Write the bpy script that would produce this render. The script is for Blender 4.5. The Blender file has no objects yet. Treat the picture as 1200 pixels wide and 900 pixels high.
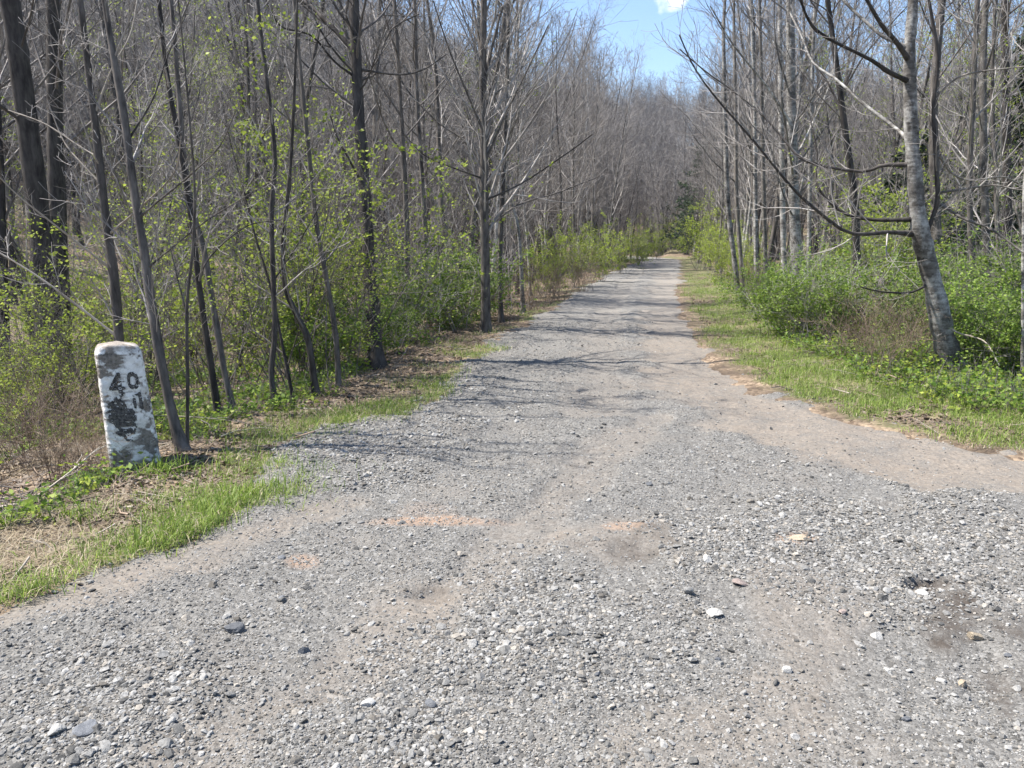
import bpy, math
import numpy as np
from mathutils import Vector
PI = math.pi
R_ = math.radians
sc = bpy.context.scene
COL = sc.collection

# ------------------------------------------------------------------ camera
F, PITCH, CAMZ = 906.0, R_(10.3), 1.6
cam_d = bpy.data.cameras.new('camera')
cam_d.sensor_width = 36.0
cam_d.lens = 36.0 * F / 1200.0
cam_d.clip_start, cam_d.clip_end = 0.05, 3000
cam = bpy.data.objects.new('camera', cam_d)
COL.objects.link(cam)
cam.location = (0, 0, CAMZ)
cam.rotation_euler = (PI / 2 - PITCH, 0, 0)
sc.camera = cam
# ------------------------------------------------------------------ sky and sun
SUN_AZ, SUN_EL = R_(174), R_(58)            # azimuth counted from +X
sundir = Vector((math.cos(SUN_AZ) * math.cos(SUN_EL), math.sin(SUN_AZ) * math.cos(SUN_EL), math.sin(SUN_EL)))
world = bpy.data.worlds.new('World')
sc.world = world
world.use_nodes = True
wn, wl = world.node_tree.nodes, world.node_tree.links
bg = wn['Background']
bg.inputs['Strength'].default_value = 0.10
sky = wn.new('ShaderNodeTexSky')
sky.sky_type = 'NISHITA'
sky.sun_disc = False
sky.sun_elevation = SUN_EL
sky.sun_rotation = math.atan2(sundir.x, sundir.y)
sky.air_density, sky.dust_density, sky.ozone_density = 1.0, 0.25, 3.0
wtc = wn.new('ShaderNodeTexCoord')
wno = wn.new('ShaderNodeTexNoise')
wno.inputs['Scale'].default_value = 26.0
wno.inputs['Detail'].default_value = 6.0
wl.new(wtc.outputs['Generated'], wno.inputs['Vector'])
wdist = wn.new('ShaderNodeVectorMath')
wdist.operation = 'DISTANCE'
wl.new(wtc.outputs['Generated'], wdist.inputs[0])
_c = Vector((195 / F, math.cos(PITCH) + 0.515 * math.sin(PITCH), -math.sin(PITCH) + 0.515 * math.cos(PITCH))).normalized()
wdist.inputs[1].default_value = _c
wma = wn.new('ShaderNodeMath')
wma.operation = 'MULTIPLY_ADD'
wma.inputs[1].default_value = -15.0
wl.new(wdist.outputs['Value'], wma.inputs[0])
wl.new(wno.outputs['Fac'], wma.inputs[2])
wrm = wn.new('ShaderNodeMapRange')
wrm.inputs['From Min'].default_value = 0.12
wrm.inputs['From Max'].default_value = 0.34
wl.new(wma.outputs[0], wrm.inputs['Value'])
wmx = wn.new('ShaderNodeMix')
wmx.data_type = 'RGBA'
wl.new(wrm.outputs['Result'], wmx.inputs['Factor'])
wl.new(sky.outputs['Color'], wmx.inputs['A'])
wmx.inputs['B'].default_value = (6.5, 6.6, 6.8, 1)
wl.new(wmx.outputs['Result'], bg.inputs['Color'])
sun_d = bpy.data.lights.new('sun', 'SUN')
sun_d.energy = 5.0
sun_d.angle = R_(0.53)
sun_d.color = (1.0, 0.95, 0.87)
sun = bpy.data.objects.new('sun', sun_d)
COL.objects.link(sun)
sun.rotation_euler = sundir.to_track_quat('Z', 'Y').to_euler()
sc.view_settings.view_transform = 'Standard'
sc.view_settings.look = 'None'
sc.view_settings.gamma = 1.0
sc.view_settings.use_curve_mapping = False
sc.view_settings.exposure = 1.34
sc.cycles.max_bounces = 5
sc.cycles.diffuse_bounces = 3
sc.cycles.use_adaptive_sampling = True
sc.cycles.adaptive_threshold = 0.02
sc.cycles.transparent_max_bounces = 8

# ------------------------------------------------------------------ numeric helpers
def sstep(a, b, x):
    t = np.clip((np.asarray(x, float) - a) / (b - a), 0, 1)
    return t * t * (3 - 2 * t)

def _hash(i, j, s):
    v = np.sin(i * 127.1 + j * 311.7 + s * 74.7) * 43758.5453
    return v - np.floor(v)

def vnoise(x, y, s=0):
    xi, yi = np.floor(x), np.floor(y)
    fx, fy = x - xi, y - yi
    fx, fy = fx * fx * (3 - 2 * fx), fy * fy * (3 - 2 * fy)
    a, b = _hash(xi, yi, s), _hash(xi + 1, yi, s)
    c, d = _hash(xi, yi + 1, s), _hash(xi + 1, yi + 1, s)
    return a + (b - a) * fx + (c - a) * fy + (a - b - c + d) * fx * fy

def fbm(x, y, oct=4, s=0):                    # about -1 .. 1
    x, y = np.asarray(x, float), np.asarray(y, float)
    t, a, n = 0, 1.0, 0
    for o in range(oct):
        t = t + a * (vnoise(x * 2**o + 13.7 * o, y * 2**o - 7.1 * o, s + o) * 2 - 1)
        n += a
        a *= 0.5
    return t / n * 1.5

CP, SP = math.cos(PITCH), math.sin(PITCH)
def ray(px, py):
    xc, yc = (np.asarray(px, float) - 600) / F, (450 - np.asarray(py, float)) / F
    return xc, CP + yc * SP, -SP + yc * CP
def at(px, py, Y):                            # the point of the view ray of a photo pixel that lies Y metres ahead
    x, y, z = ray(px, py)
    t = Y / y
    return np.array([x * t, Y + 0 * t, CAMZ + z * t]).T
def flat(px, py, z=0.0):
    x, y, dz = ray(px, py)
    t = (z - CAMZ) / dz
    return np.array([x * t, y * t]).T
def pix(x, y, z=0.0):                         # world to photo pixel
    zz = z - CAMZ
    d = y * CP - zz * SP
    d = np.where(d > 0.05, d, 0.05)
    u = y * SP + zz * CP
    return 600 + F * x / d, 450 - F * u / d

LEFT_PX = [(-420, 860), (0, 697), (120, 662), (240, 615), (310, 572), (340, 535), (400, 500), (470, 487), (520, 455), (560, 415), (600, 388), (660, 352), (690, 332), (745, 308)]
RIGHT_PX = [(797, 304), (800, 345), (816, 382), (850, 420), (905, 455), (985, 485), (1080, 508), (1200, 527)]
POLY = [tuple(flat(a, b)) for a, b in LEFT_PX] + [(13.0, 78.0), (9.0, 95.0), (-4.0, 108.0), (3.0, 117.0), (16.5, 98.0)] + [tuple(flat(a, b)) for a, b in RIGHT_PX] + [(9.0, 5.3), (25.0, 1.0), (25.0, -6.0), (-20.0, -6.0), (-20.0, 1.5)]
POLY = np.array(POLY)
def sdist(x, y):                              # signed distance to the road's edge, negative on the road
    x, y = np.asarray(x, float), np.asarray(y, float)
    best = np.full(x.shape, 1e9)
    ins = np.zeros(x.shape, bool)
    n = len(POLY)
    for i in range(n):
        (ax, ay), (bx, by) = POLY[i], POLY[(i + 1) % n]
        ex, ey = bx - ax, by - ay
        t = np.clip(((x - ax) * ex + (y - ay) * ey) / (ex * ex + ey * ey), 0, 1)
        best = np.minimum(best, (x - ax - t * ex)**2 + (y - ay - t * ey)**2)
        if ay != by:
            ins ^= ((ay > y) != (by > y)) & (x < (bx - ax) * (y - ay) / (by - ay) + ax)
    d = np.sqrt(best)
    return np.where(ins, -d, d)
AX, AY = 0.205, 0.979
def lateral(x, y):
    return (x - 1.3) * AY - (y - 12.6) * AX
def along(x, y):
    return (x - 1.3) * AX + (y - 12.6) * AY
def H(x, y, sd=None):
    x, y = np.asarray(x, float), np.asarray(y, float)
    if sd is None:
        sd = sdist(x, y)
    D = np.maximum(sd, 0)
    s, l = lateral(x, y), along(x, y)
    left = sstep(0.5, -1.5, s)
    zl = -0.05 * sstep(0, 0.6, D) - 0.95 * sstep(0.7, 7, D) + 34 * sstep(14, 115, -s) + 25 * sstep(100, 260, -s)
    zr = 0.10 * sstep(0.2, 2.5, D) + 0.25 * sstep(2, 9, D) + 5 * sstep(15, 90, s)
    z = left * zl + (1 - left) * zr + 27 * sstep(84, 215, l)
    z = z + fbm(x * 0.35, y * 0.35, 4, 3) * 0.14 * sstep(0.6, 3, D) + fbm(x * 2.3, y * 2.3, 3, 5) * 0.035 * sstep(0.05, 0.6, D)
    return z - 0.06 * sstep(0.0, -0.5, sd)
def H1(x, y):
    return float(H(np.array([x]), np.array([y]))[0])
def hit(px, py):                              # where the ray of a photo pixel meets the terrain
    x, y, z = ray(px, py)
    t = np.linspace(1.5, 120, 4000)
    g = H(x * t, y * t)
    below = np.nonzero(CAMZ + z * t < g)[0]
    i = below[0] if len(below) else -1
    return np.array([x * t[i], y * t[i], g[i]])

# ------------------------------------------------------------------ mesh helpers
def mesh_np(name, verts, faces, mats=(), smooth=False, midx=None):
    verts = np.asarray(verts, np.float32).reshape(-1, 3)
    me = bpy.data.meshes.new(name)
    me.vertices.add(len(verts))
    me.vertices.foreach_set('co', verts.ravel())
    faces = np.asarray(faces, np.int32)
    nf, k = faces.shape
    me.loops.add(nf * k)
    me.loops.foreach_set('vertex_index', faces.ravel())
    me.polygons.add(nf)
    me.polygons.foreach_set('loop_start', np.arange(0, nf * k, k, dtype=np.int32))
    if smooth:
        me.polygons.foreach_set('use_smooth', np.ones(nf, bool))
    if midx is not None:
        me.polygons.foreach_set('material_index', np.asarray(midx, np.int32))
    for m in mats:
        me.materials.append(m)
    me.update(calc_edges=True)
    return me
def attr(me, name, vals):
    a = me.attributes.new(name, 'FLOAT', 'POINT')
    a.data.foreach_set('value', np.asarray(vals, np.float32))
def obj(name, me, parent=None, loc=None):
    o = bpy.data.objects.new(name, me)
    COL.objects.link(o)
    if parent is not None:
        o.parent = parent
    if loc is not None:
        o.location = loc
    return o
def tag(o, label=None, cat=None, group=None, kind=None):
    if label: o['label'] = label
    if cat: o['category'] = cat
    if group: o['group'] = group
    if kind: o['kind'] = kind
    return o
def thing(name, label, cat, loc=(0, 0, 0), rotz=0.0, group=None):
    o = obj(name, None, loc=loc)
    o.rotation_euler = (0, 0, rotz)
    return tag(o, label, cat, group)
def dup(root, loc, rotz, scale, label=None, group=None):
    r = root.copy()
    COL.objects.link(r)
    r.location, r.rotation_euler, r.scale = loc, (0, 0, rotz), scale
    if label: r['label'] = label
    if group: r['group'] = group
    for ch in root.children:
        c = ch.copy()
        COL.objects.link(c)
        c.parent = r
    return r
def grid_faces(nu, nv):
    i = np.arange(nu * nv).reshape(nu, nv)
    return np.stack([i[:-1, :-1], i[1:, :-1], i[1:, 1:], i[:-1, 1:]], -1).reshape(-1, 4)

def tubes(P, R, sides):
    """P (n,k,3) centre lines, R (n,k) radii -> verts, quads"""
    P = np.asarray(P, float)
    R = np.asarray(R, float)
    n, k, _ = P.shape
    T = np.gradient(P, axis=1)
    T /= np.linalg.norm(T, axis=2, keepdims=True) + 1e-9
    ref = np.where(np.abs(T[:, :1, 2:3]) > 0.8, np.array([1.0, 0.17, 0]), np.array([0, 0.1, 1.0]))
    U = np.cross(T, np.broadcast_to(ref, T.shape))
    U /= np.linalg.norm(U, axis=2, keepdims=True) + 1e-9
    V = np.cross(T, U)
    a = np.arange(sides) * 2 * PI / sides
    ring = U[:, :, None] * np.cos(a)[:, None] + V[:, :, None] * np.sin(a)[:, None]
    verts = P[:, :, None] + ring * R[:, :, None, None]
    idx = np.arange(n * k * sides).reshape(n, k, sides)
    j = (np.arange(sides) + 1) % sides
    f = np.stack([idx[:, :-1], idx[:, :-1][:, :, j], idx[:, 1:][:, :, j], idx[:, 1:]], -1).reshape(-1, 4)
    return verts.reshape(-1, 3), f
class Acc:
    def __init__(self): self.v, self.f, self.m, self.n = [], [], [], 0
    def add(self, v, f, m=0):
        self.v.append(v); self.f.append(f + self.n); self.m.append(np.full(len(f), m)); self.n += len(v)
    def tubes(self, P, R, sides, m=0): self.add(*tubes(P, R, sides), m)
    def mesh(self, name, mats, smooth=True):
        return mesh_np(name, np.concatenate(self.v), np.concatenate(self.f), mats, smooth, np.concatenate(self.m))

def unit(v): return v / (np.linalg.norm(v, axis=-1, keepdims=True) + 1e-9)
def spawn(P, R, m, t0, t1, ang, length, k, rng, up=0.1, jit=0.08, rmax=0.6, rl=0.012, tip=0.2, rmin=0.0, shape=None):
    """m children on each polyline of P; LENGTH as a share of the parent's length."""
    n, K, _ = P.shape
    plen = np.linalg.norm(np.diff(P, axis=1), axis=2).sum(1)
    t = t0 + (t1 - t0) * (np.arange(m)[None] + rng.random((n, m))) / m
    q = t * (K - 1)
    i = np.clip(q.astype(int), 0, K - 2)
    fr = (q - i)[..., None]
    rows = np.arange(n)[:, None]
    p0 = P[rows, i] * (1 - fr) + P[rows, i + 1] * fr
    r0 = R[rows, i] * (1 - fr[..., 0]) + R[rows, i + 1] * fr[..., 0]
    T = unit(P[rows, i + 1] - P[rows, i])
    A = unit(np.cross(T, unit(rng.normal(size=(n, m, 3)) * 0.01 + np.array([0.31, 0.22, 0.9]))))
    B = np.cross(T, A)
    az = rng.random((n, 1)) * 6.28 + np.arange(m)[None] * 2.4 + rng.normal(size=(n, m)) * 0.35
    perp = A * np.cos(az)[..., None] + B * np.sin(az)[..., None]
    a = np.radians(ang[0] + (ang[1] - ang[0]) * rng.random((n, m)))[..., None]
    d = T * np.cos(a) + perp * np.sin(a)
    L = plen[:, None] * length * (0.6 + 0.8 * rng.random((n, m)))
    if shape is not None: L = L * shape(t)
    pts = [p0]
    for s in range(k - 1):
        d = unit(d + np.array([0, 0, up]) + rng.normal(size=d.shape) * jit)
        pts.append(pts[-1] + d * (L / (k - 1))[..., None])
    C = np.stack(pts, 2).reshape(n * m, k, 3)
    rs = np.minimum(r0 * rmax, np.maximum(rl * L, rmin)).reshape(-1, 1)
    Rr = np.maximum(rs * np.linspace(1, tip, k)[None], rmin)
    return C, Rr
def trunk_line(rng, h, r, k=14, lean=0.03, jit=0.03, flare=1.5):
    z = np.linspace(0, 1, k)
    d = np.array([rng.normal() * lean, rng.normal() * lean, 1.0])
    p, pts = np.array([0, 0, -0.3]), []
    for i in range(k):
        pts.append(p)
        d = unit(d + np.array([rng.normal() * jit, rng.normal() * jit, 0.02]))
        p = p + d * (h + 0.3) / (k - 1)
    rad = r * (1 - z)**0.85 + 0.008
    rad[0] *= flare
    return np.array(pts)[None], rad[None]
def smooth_line(pts, rad, n):
    """resample a traced polyline with Catmull-Rom"""
    pts = np.asarray(pts, float); rad = np.asarray(rad, float)
    q = np.concatenate([[2 * pts[0] - pts[1]], pts, [2 * pts[-1] - pts[-2]]])
    m = len(pts) - 1
    out, ro = [], []
    for u in np.linspace(0, m - 1e-6, n):
        i = int(u); t = u - i
        a, b, c, d = q[i:i + 4]
        out.append(0.5 * (2 * b + (c - a) * t + (2 * a - 5 * b + 4 * c - d) * t * t + (3 * b - a - 3 * c + d) * t**3))
        ro.append(rad[i] * (1 - t) + rad[i + 1] * t)
    return np.array(out)[None], np.array(ro)[None]
def leaf_quads(pts, size, rng, flatness=0.5):
    n = len(pts)
    a = unit(rng.normal(size=(n, 3)) * np.array([1, 1, flatness]))
    b = unit(np.cross(a, rng.normal(size=(n, 3))))
    s = (size * (0.6 + 0.8 * rng.random(n)))[:, None]
    c = np.cross(a, b) * s * 0.12
    v = np.stack([pts, pts + a * s * 0.5 + b * s * 0.32 + c, pts + a * s, pts + a * s * 0.5 - b * s * 0.32 + c], 1)
    f = np.arange(n * 4).reshape(n, 4)
    return v.reshape(-1, 3), f

# ------------------------------------------------------------------ materials
class NT:
    def __init__(self, name):
        self.m = bpy.data.materials.new(name)
        self.m.use_nodes = True
        self.n, self.l = self.m.node_tree.nodes, self.m.node_tree.links
        self.b = self.n['Principled BSDF']
        self.out = self.n['Material Output']
        self.b.inputs['Roughness'].default_value = 0.9
        self.b.inputs['Specular IOR Level'].default_value = 0.25
    def set(self, sock, v):
        if hasattr(v, 'is_linked'): self.l.new(v, sock)
        else: sock.default_value = (*v, 1) if isinstance(v, tuple) and len(v) == 3 and sock.type == 'RGBA' else v
    def coord(self, out='Object'): return self.n.new('ShaderNodeTexCoord').outputs[out]
    def scale(self, v, s):
        x = self.n.new('ShaderNodeMapping')
        self.l.new(v, x.inputs['Vector']); x.inputs['Scale'].default_value = s
        return x.outputs[0]
    def noise(self, v, s, d=4, r=0.55):
        x = self.n.new('ShaderNodeTexNoise')
        self.l.new(v, x.inputs['Vector'])
        x.inputs['Scale'].default_value, x.inputs['Detail'].default_value, x.inputs['Roughness'].default_value = s, d, r
        return x.outputs['Fac']
    def voro(self, v, s, feat='F1', rand=1.0):
        x = self.n.new('ShaderNodeTexVoronoi')
        x.feature = feat
        self.l.new(v, x.inputs['Vector'])
        x.inputs['Scale'].default_value, x.inputs['Randomness'].default_value = s, rand
        return x
    def rng(self, v, a, b, c=0.0, d=1.0):
        x = self.n.new('ShaderNodeMapRange')
        self.set(x.inputs['Value'], v)
        for k, q in zip(('From Min', 'From Max', 'To Min', 'To Max'), (a, b, c, d)): x.inputs[k].default_value = q
        return x.outputs['Result']
    def mix(self, f, a, b, t='MIX'):
        x = self.n.new('ShaderNodeMix')
        x.data_type = 'RGBA'; x.blend_type = t
        self.set(x.inputs['Factor'], f); self.set(x.inputs['A'], a); self.set(x.inputs['B'], b)
        return x.outputs['Result']
    def math(self, op, a, b=0.0, clamp=False):
        x = self.n.new('ShaderNodeMath')
        x.operation = op; x.use_clamp = clamp
        self.set(x.inputs[0], a); self.set(x.inputs[1], b)
        return x.outputs[0]
    def attr(self, name):
        x = self.n.new('ShaderNodeAttribute')
        x.attribute_name = name
        return x.outputs['Fac']
    def rand(self): return self.n.new('ShaderNodeObjectInfo').outputs['Random']
    def value(self, col, f):
        x = self.n.new('ShaderNodeHueSaturation')
        self.set(x.inputs['Color'], col); self.set(x.inputs['Value'], f)
        return x.outputs['Color']
    def bump(self, h, strength, dist):
        x = self.n.new('ShaderNodeBump')
        x.inputs['Strength'].default_value, x.inputs['Distance'].default_value = strength, dist
        self.l.new(h, x.inputs['Height'])
        self.l.new(x.outputs[0], self.b.inputs['Normal'])
    def color(self, c): self.set(self.b.inputs['Base Color'], c); return self

def bark(name, dark, light, patch=None, patch_amt=0.55, zs=0.25, sc_=14.0, bump=0.5):
    t = NT(name)
    co = t.coord()
    v = t.scale(co, (1, 1, zs))
    n1 = t.noise(v, sc_, 6, 0.65)
    c = t.mix(t.rng(n1, 0.35, 0.65), dark, light)
    if patch:
        n2 = t.noise(t.scale(co, (1, 1, 0.8)), 4.5, 8, 0.78)
        n3 = t.noise(t.scale(co, (1, 1, 3.0)), 9.0, 4, 0.6)
        f = t.rng(t.math('ADD', n2, t.math('MULTIPLY', n3, 0.35)), patch_amt + 0.06, patch_amt + 0.26)
        c = t.mix(f, c, patch)
    if patch:
        vo = t.voro(t.scale(co, (1, 1, 0.55)), 3.2)
        spot = t.rng(t.math('ADD', vo.outputs['Distance'], t.math('MULTIPLY', n1, 0.25)), 0.20, 0.26, 0.85, 0.0)
        c = t.mix(spot, c, (0.03, 0.027, 0.025))
        sep = t.n.new('ShaderNodeSeparateXYZ'); t.l.new(co, sep.inputs[0])
        c = t.mix(t.math('MULTIPLY', t.rng(t.math('ADD', sep.outputs[2], n1), 0.5, 1.4, 0.8, 0.0), n2, True), c, (0.06, 0.052, 0.043))
    t.color(t.value(c, t.rng(t.rand(), 0, 1, 0.65, 1.4)))
    t.bump(n1, bump, 0.02)
    return t.m
M_BARK = bark('grey_brown_bark', (0.032, 0.028, 0.026), (0.135, 0.12, 0.108))
M_DARK = bark('dark_bark', (0.022, 0.019, 0.018), (0.075, 0.066, 0.06))
M_PALE = bark('pale_smooth_bark', (0.06, 0.054, 0.049), (0.19, 0.175, 0.16), (0.46, 0.45, 0.425), 0.57, 2.6, 9.0, 0.4)
M_MID = bark('grey_bark', (0.07, 0.063, 0.056), (0.20, 0.18, 0.16), (0.36, 0.35, 0.32), 0.64)
def twig(name, a, b):
    t = NT(name)
    t.color(t.value(t.mix(t.rng(t.noise(t.coord(), 2.0, 3), 0.35, 0.65), a, b), t.rng(t.rand(), 0, 1, 0.6, 1.4)))
    t.b.inputs['Roughness'].default_value = 0.6
    return t.m
M_TWIG = twig('twig_bark', (0.11, 0.10, 0.094), (0.32, 0.295, 0.275))
M_TWIGD = twig('dark_twig_bark', (0.05, 0.043, 0.04), (0.16, 0.14, 0.128))
M_CANE = twig('dead_cane', (0.13, 0.09, 0.065), (0.30, 0.23, 0.17))
M_DRY = twig('dry_grey_stick', (0.20, 0.17, 0.14), (0.42, 0.37, 0.31))
def leafmat(name, a, b, tr=0.35):
    t = NT(name)
    co = t.coord()
    wn_ = t.n.new('ShaderNodeTexWhiteNoise')
    geo = t.n.new('ShaderNodeNewGeometry')
    t.l.new(geo.outputs['Random Per Island'], wn_.inputs['Vector'])
    wn_.noise_dimensions = '1D'
    t.l.new(geo.outputs['Random Per Island'], wn_.inputs['W'])
    c = t.mix(wn_.outputs['Value'], a, b)
    c = t.value(c, t.rng(t.rand(), 0, 1, 0.8, 1.2))
    t.color(c)
    t.b.inputs['Roughness'].default_value = 0.55
    tl = t.n.new('ShaderNodeBsdfTranslucent')
    t.l.new(c, tl.inputs['Color'])
    mx = t.n.new('ShaderNodeMixShader')
    mx.inputs[0].default_value = tr
    t.l.new(t.b.outputs[0], mx.inputs[1]); t.l.new(tl.outputs[0], mx.inputs[2])
    t.l.new(mx.outputs[0], t.out.inputs['Surface'])
    return t.m
M_YLEAF = leafmat('yellow_green_leaf', (0.19, 0.27, 0.035), (0.35, 0.40, 0.075), 0.48)
M_GLEAF = leafmat('fresh_green_leaf', (0.09, 0.165, 0.025), (0.24, 0.32, 0.06), 0.42)
M_GRASS = leafmat('grass_blade', (0.10, 0.175, 0.03), (0.29, 0.36, 0.085), 0.42)
M_STRAW = leafmat('dry_grass_blade', (0.25, 0.205, 0.135), (0.42, 0.36, 0.25), 0.2)
M_LITTER = leafmat('dry_leaf', (0.11, 0.08, 0.058), (0.40, 0.325, 0.25), 0.15)
M_STRAWD = leafmat('dead_brown_stalk', (0.14, 0.10, 0.07), (0.30, 0.23, 0.16), 0.15)
M_NEEDLE = leafmat('conifer_needles', (0.02, 0.045, 0.018), (0.05, 0.08, 0.03), 0.1)

# ------------------------------------------------------------------ instancing of countless small things
def scatter(name, label, cat, pts, rots, scl, meshes):
    me = bpy.data.meshes.new(name + '_points')
    n = len(pts)
    me.vertices.add(n)
    me.vertices.foreach_set('co', np.asarray(pts, np.float32).ravel())
    a = me.attributes.new('rot', 'FLOAT_VECTOR', 'POINT'); a.data.foreach_set('vector', np.asarray(rots, np.float32).ravel())
    scl = np.asarray(scl, np.float32)
    if scl.ndim == 1: scl = np.repeat(scl[:, None], 3, 1)
    a = me.attributes.new('scl', 'FLOAT_VECTOR', 'POINT'); a.data.foreach_set('vector', np.ascontiguousarray(scl).ravel())
    a = me.attributes.new('pick', 'INT', 'POINT'); a.data.foreach_set('value', (np.arange(n) * 7919 % len(meshes)).astype(np.int32))
    o = tag(obj(name, me), label, cat, kind='stuff')
    ng = bpy.data.node_groups.new(name, 'GeometryNodeTree')
    ng.interface.new_socket('Geometry', in_out='INPUT', socket_type='NodeSocketGeometry')
    ng.interface.new_socket('Geometry', in_out='OUTPUT', socket_type='NodeSocketGeometry')
    N, L = ng.nodes, ng.links
    gi, go = N.new('NodeGroupInput'), N.new('NodeGroupOutput')
    iop = N.new('GeometryNodeInstanceOnPoints')
    g2i = N.new('GeometryNodeGeometryToInstance')
    for i, pm in enumerate(meshes):
        p = bpy.data.objects.new(name + '_source', pm)
        oi = N.new('GeometryNodeObjectInfo')
        oi.inputs['Object'].default_value = p
        oi.inputs['As Instance'].default_value = False
        one = N.new('GeometryNodeGeometryToInstance')
        L.new(oi.outputs['Geometry'], one.inputs[0])
        if i == 0:
            jn = N.new('GeometryNodeJoinGeometry')
        L.new(one.outputs[0], jn.inputs[0])
    def named(nm, ty):
        x = N.new('GeometryNodeInputNamedAttribute'); x.data_type = ty
        x.inputs['Name'].default_value = nm
        return x.outputs['Attribute']
    e2r = N.new('FunctionNodeEulerToRotation')
    L.new(named('rot', 'FLOAT_VECTOR'), e2r.inputs[0])
    L.new(gi.outputs[0], iop.inputs['Points'])
    L.new(jn.outputs[0], iop.inputs['Instance'])
    iop.inputs['Pick Instance'].default_value = True
    L.new(named('pick', 'INT'), iop.inputs['Instance Index'])
    L.new(e2r.outputs[0], iop.inputs['Rotation'])
    L.new(named('scl', 'FLOAT_VECTOR'), iop.inputs['Scale'])
    L.new(iop.outputs[0], go.inputs[0])
    md = o.modifiers.new('scatter', 'NODES')
    md.node_group = ng
    return o

rng = np.random.default_rng(11)
# ------------------------------------------------------------------ terrain
u = np.linspace(-1, 1, 521)
gx = 2.2 * np.sinh(6.0 * u) + 0.5
gy = 2.2 * np.sinh(6.0 * u) + 6.0
X, Y = np.meshgrid(gx, gy, indexing='ij')
SDg = sdist(X, Y)
Z = H(X, Y, SDg)
me = mesh_np('ground', np.stack([X, Y, Z], -1), grid_faces(521, 521), smooth=True)
pxg, pyg = pix(X, Y, Z)
n_a = fbm(X * 0.8, Y * 0.8, 4, 21)
n_b = fbm(X * 3.0, Y * 3.0, 3, 25)
LAT = lateral(X, Y)
edge_grass = sstep(2.6, 0.2, SDg + n_a * 1.0)
def grass_mask(x, y, sd):
    s = lateral(x, y)
    na, nb = fbm(x * 0.8, y * 0.8, 4, 21), fbm(x * 3.0, y * 3.0, 3, 25)
    right = sstep(3.2, 1.4, sd + na * 1.3) * (0.62 + 0.6 * nb + 0.4 * na) * sstep(-0.1, 0.5, sd + 0.3 * nb)
    left = sstep(1.7, 0.4, sd + na * 1.2) * (0.08 + 1.0 * nb + 0.9 * na)
    return np.clip(np.where(s > 0, right + 0.08 * (sd < 1.6), left), 0, 1) * (sd > -0.1)
GM = grass_mask(X, Y, SDg)
green = np.clip(0.25 + 0.7 * fbm(X * 0.25, Y * 0.25, 3, 31), 0, 1) * sstep(1.0, 5, SDg) * np.where(LAT > 0, 1.0, 0.75)
attr(me, 'grass', GM.ravel())
attr(me, 'green', green.ravel())
t = NT('forest_floor')
co = t.coord()
vc = t.voro(co, 26.0)
lit = t.mix(t.rng(vc.outputs['Color'], 0.1, 0.9), (0.085, 0.058, 0.04), (0.33, 0.25, 0.175))
lit = t.mix(t.rng(t.noise(co, 1.3, 5), 0.4, 0.65), lit, (0.07, 0.052, 0.038))
n1 = t.noise(co, 18, 5, 0.7)
gr = t.mix(t.rng(n1, 0.3, 0.7), (0.05, 0.075, 0.022), (0.15, 0.19, 0.06))
f1 = t.math('MULTIPLY', t.attr('grass'), t.rng(n1, 0.25, 0.6), True)
f2 = t.math('MULTIPLY', t.attr('green'), t.rng(t.noise(co, 9, 5, 0.7), 0.42, 0.6), True)
t.color(t.mix(t.math('MAXIMUM', f1, f2), lit, gr))
t.bump(t.math('ADD', t.math('MULTIPLY', vc.outputs['Distance'], -0.6), n1), 0.7, 0.03)
me.materials.append(t.m)
tag(obj('ground', me), 'leaf littered forest floor with grassy verges rising to a wooded hill', 'ground', kind='structure')

# the road: gravel and brown dirt, its edge running into the verge
v = np.linspace(-1, 1, 760)
rx = 1.35 * np.sinh(3.7 * v) + 1.5
vy = np.linspace(-0.42, 1, 860)
ry = 2.1 * np.sinh(4.65 * vy) + 2.4
X, Y = np.meshgrid(rx, ry, indexing='ij')
SD = sdist(X, Y)
SDn = SD + fbm(X * 0.9, Y * 0.9, 4, 41) * 0.30 + fbm(X * 4, Y * 4, 4, 45) * 0.15
PX, PY = pix(X, Y, 0)
wob = fbm(X * 2.2, Y * 2.2, 4, 51)
def blob(px, py, rx_, ry_, a=0.6):
    d = np.sqrt(((PX - px) / rx_)**2 + ((PY - py) / ry_)**2)
    return sstep(1.25, 0.6, d + wob * a)
def band(pts, w):                              # a wheel track along photo points
    q = np.array([flat(a, b) for a, b in pts])
    best = np.full(X.shape, 1e9)
    for (ax, ay), (bx, by) in zip(q[:-1], q[1:]):
        ex, ey = bx - ax, by - ay
        tt = np.clip(((X - ax) * ex + (Y - ay) * ey) / (ex * ex + ey * ey), 0, 1)
        best = np.minimum(best, np.hypot(X - ax - tt * ex, Y - ay - tt * ey))
    return sstep(1.2, 0.5, best / w + wob * 0.55)
trackR = band([(1500, 590), (1200, 555), (1060, 530), (930, 500), (850, 465), (812, 425), (795, 385), (785, 345), (780, 320)], 0.75)
trackL = band([(690, 480), (700, 440), (705, 400), (715, 360), (735, 330), (760, 310)], 0.42)
low = band([(180, 930), (290, 850), (400, 790), (500, 725), (570, 660), (640, 600), (690, 545), (760, 490)], 0.22)
low2 = band([(-150, 790), (0, 722), (120, 690), (230, 655), (330, 615), (400, 590)], 0.2)
low3 = band([(760, 900), (880, 860), (960, 790), (940, 730), (930, 690)], 0.24)
dirt = np.clip(trackR * 1.15 + trackL * 0.45 + low * 0.48 + low2 * 0.7 + low3 * 0.5 + 0.5 * blob(480, 700, 60, 35) + 0.5 * blob(720, 640, 60, 40) + 0.25 * sstep(-0.5, 0.0, SDn), 0, 1)
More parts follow.
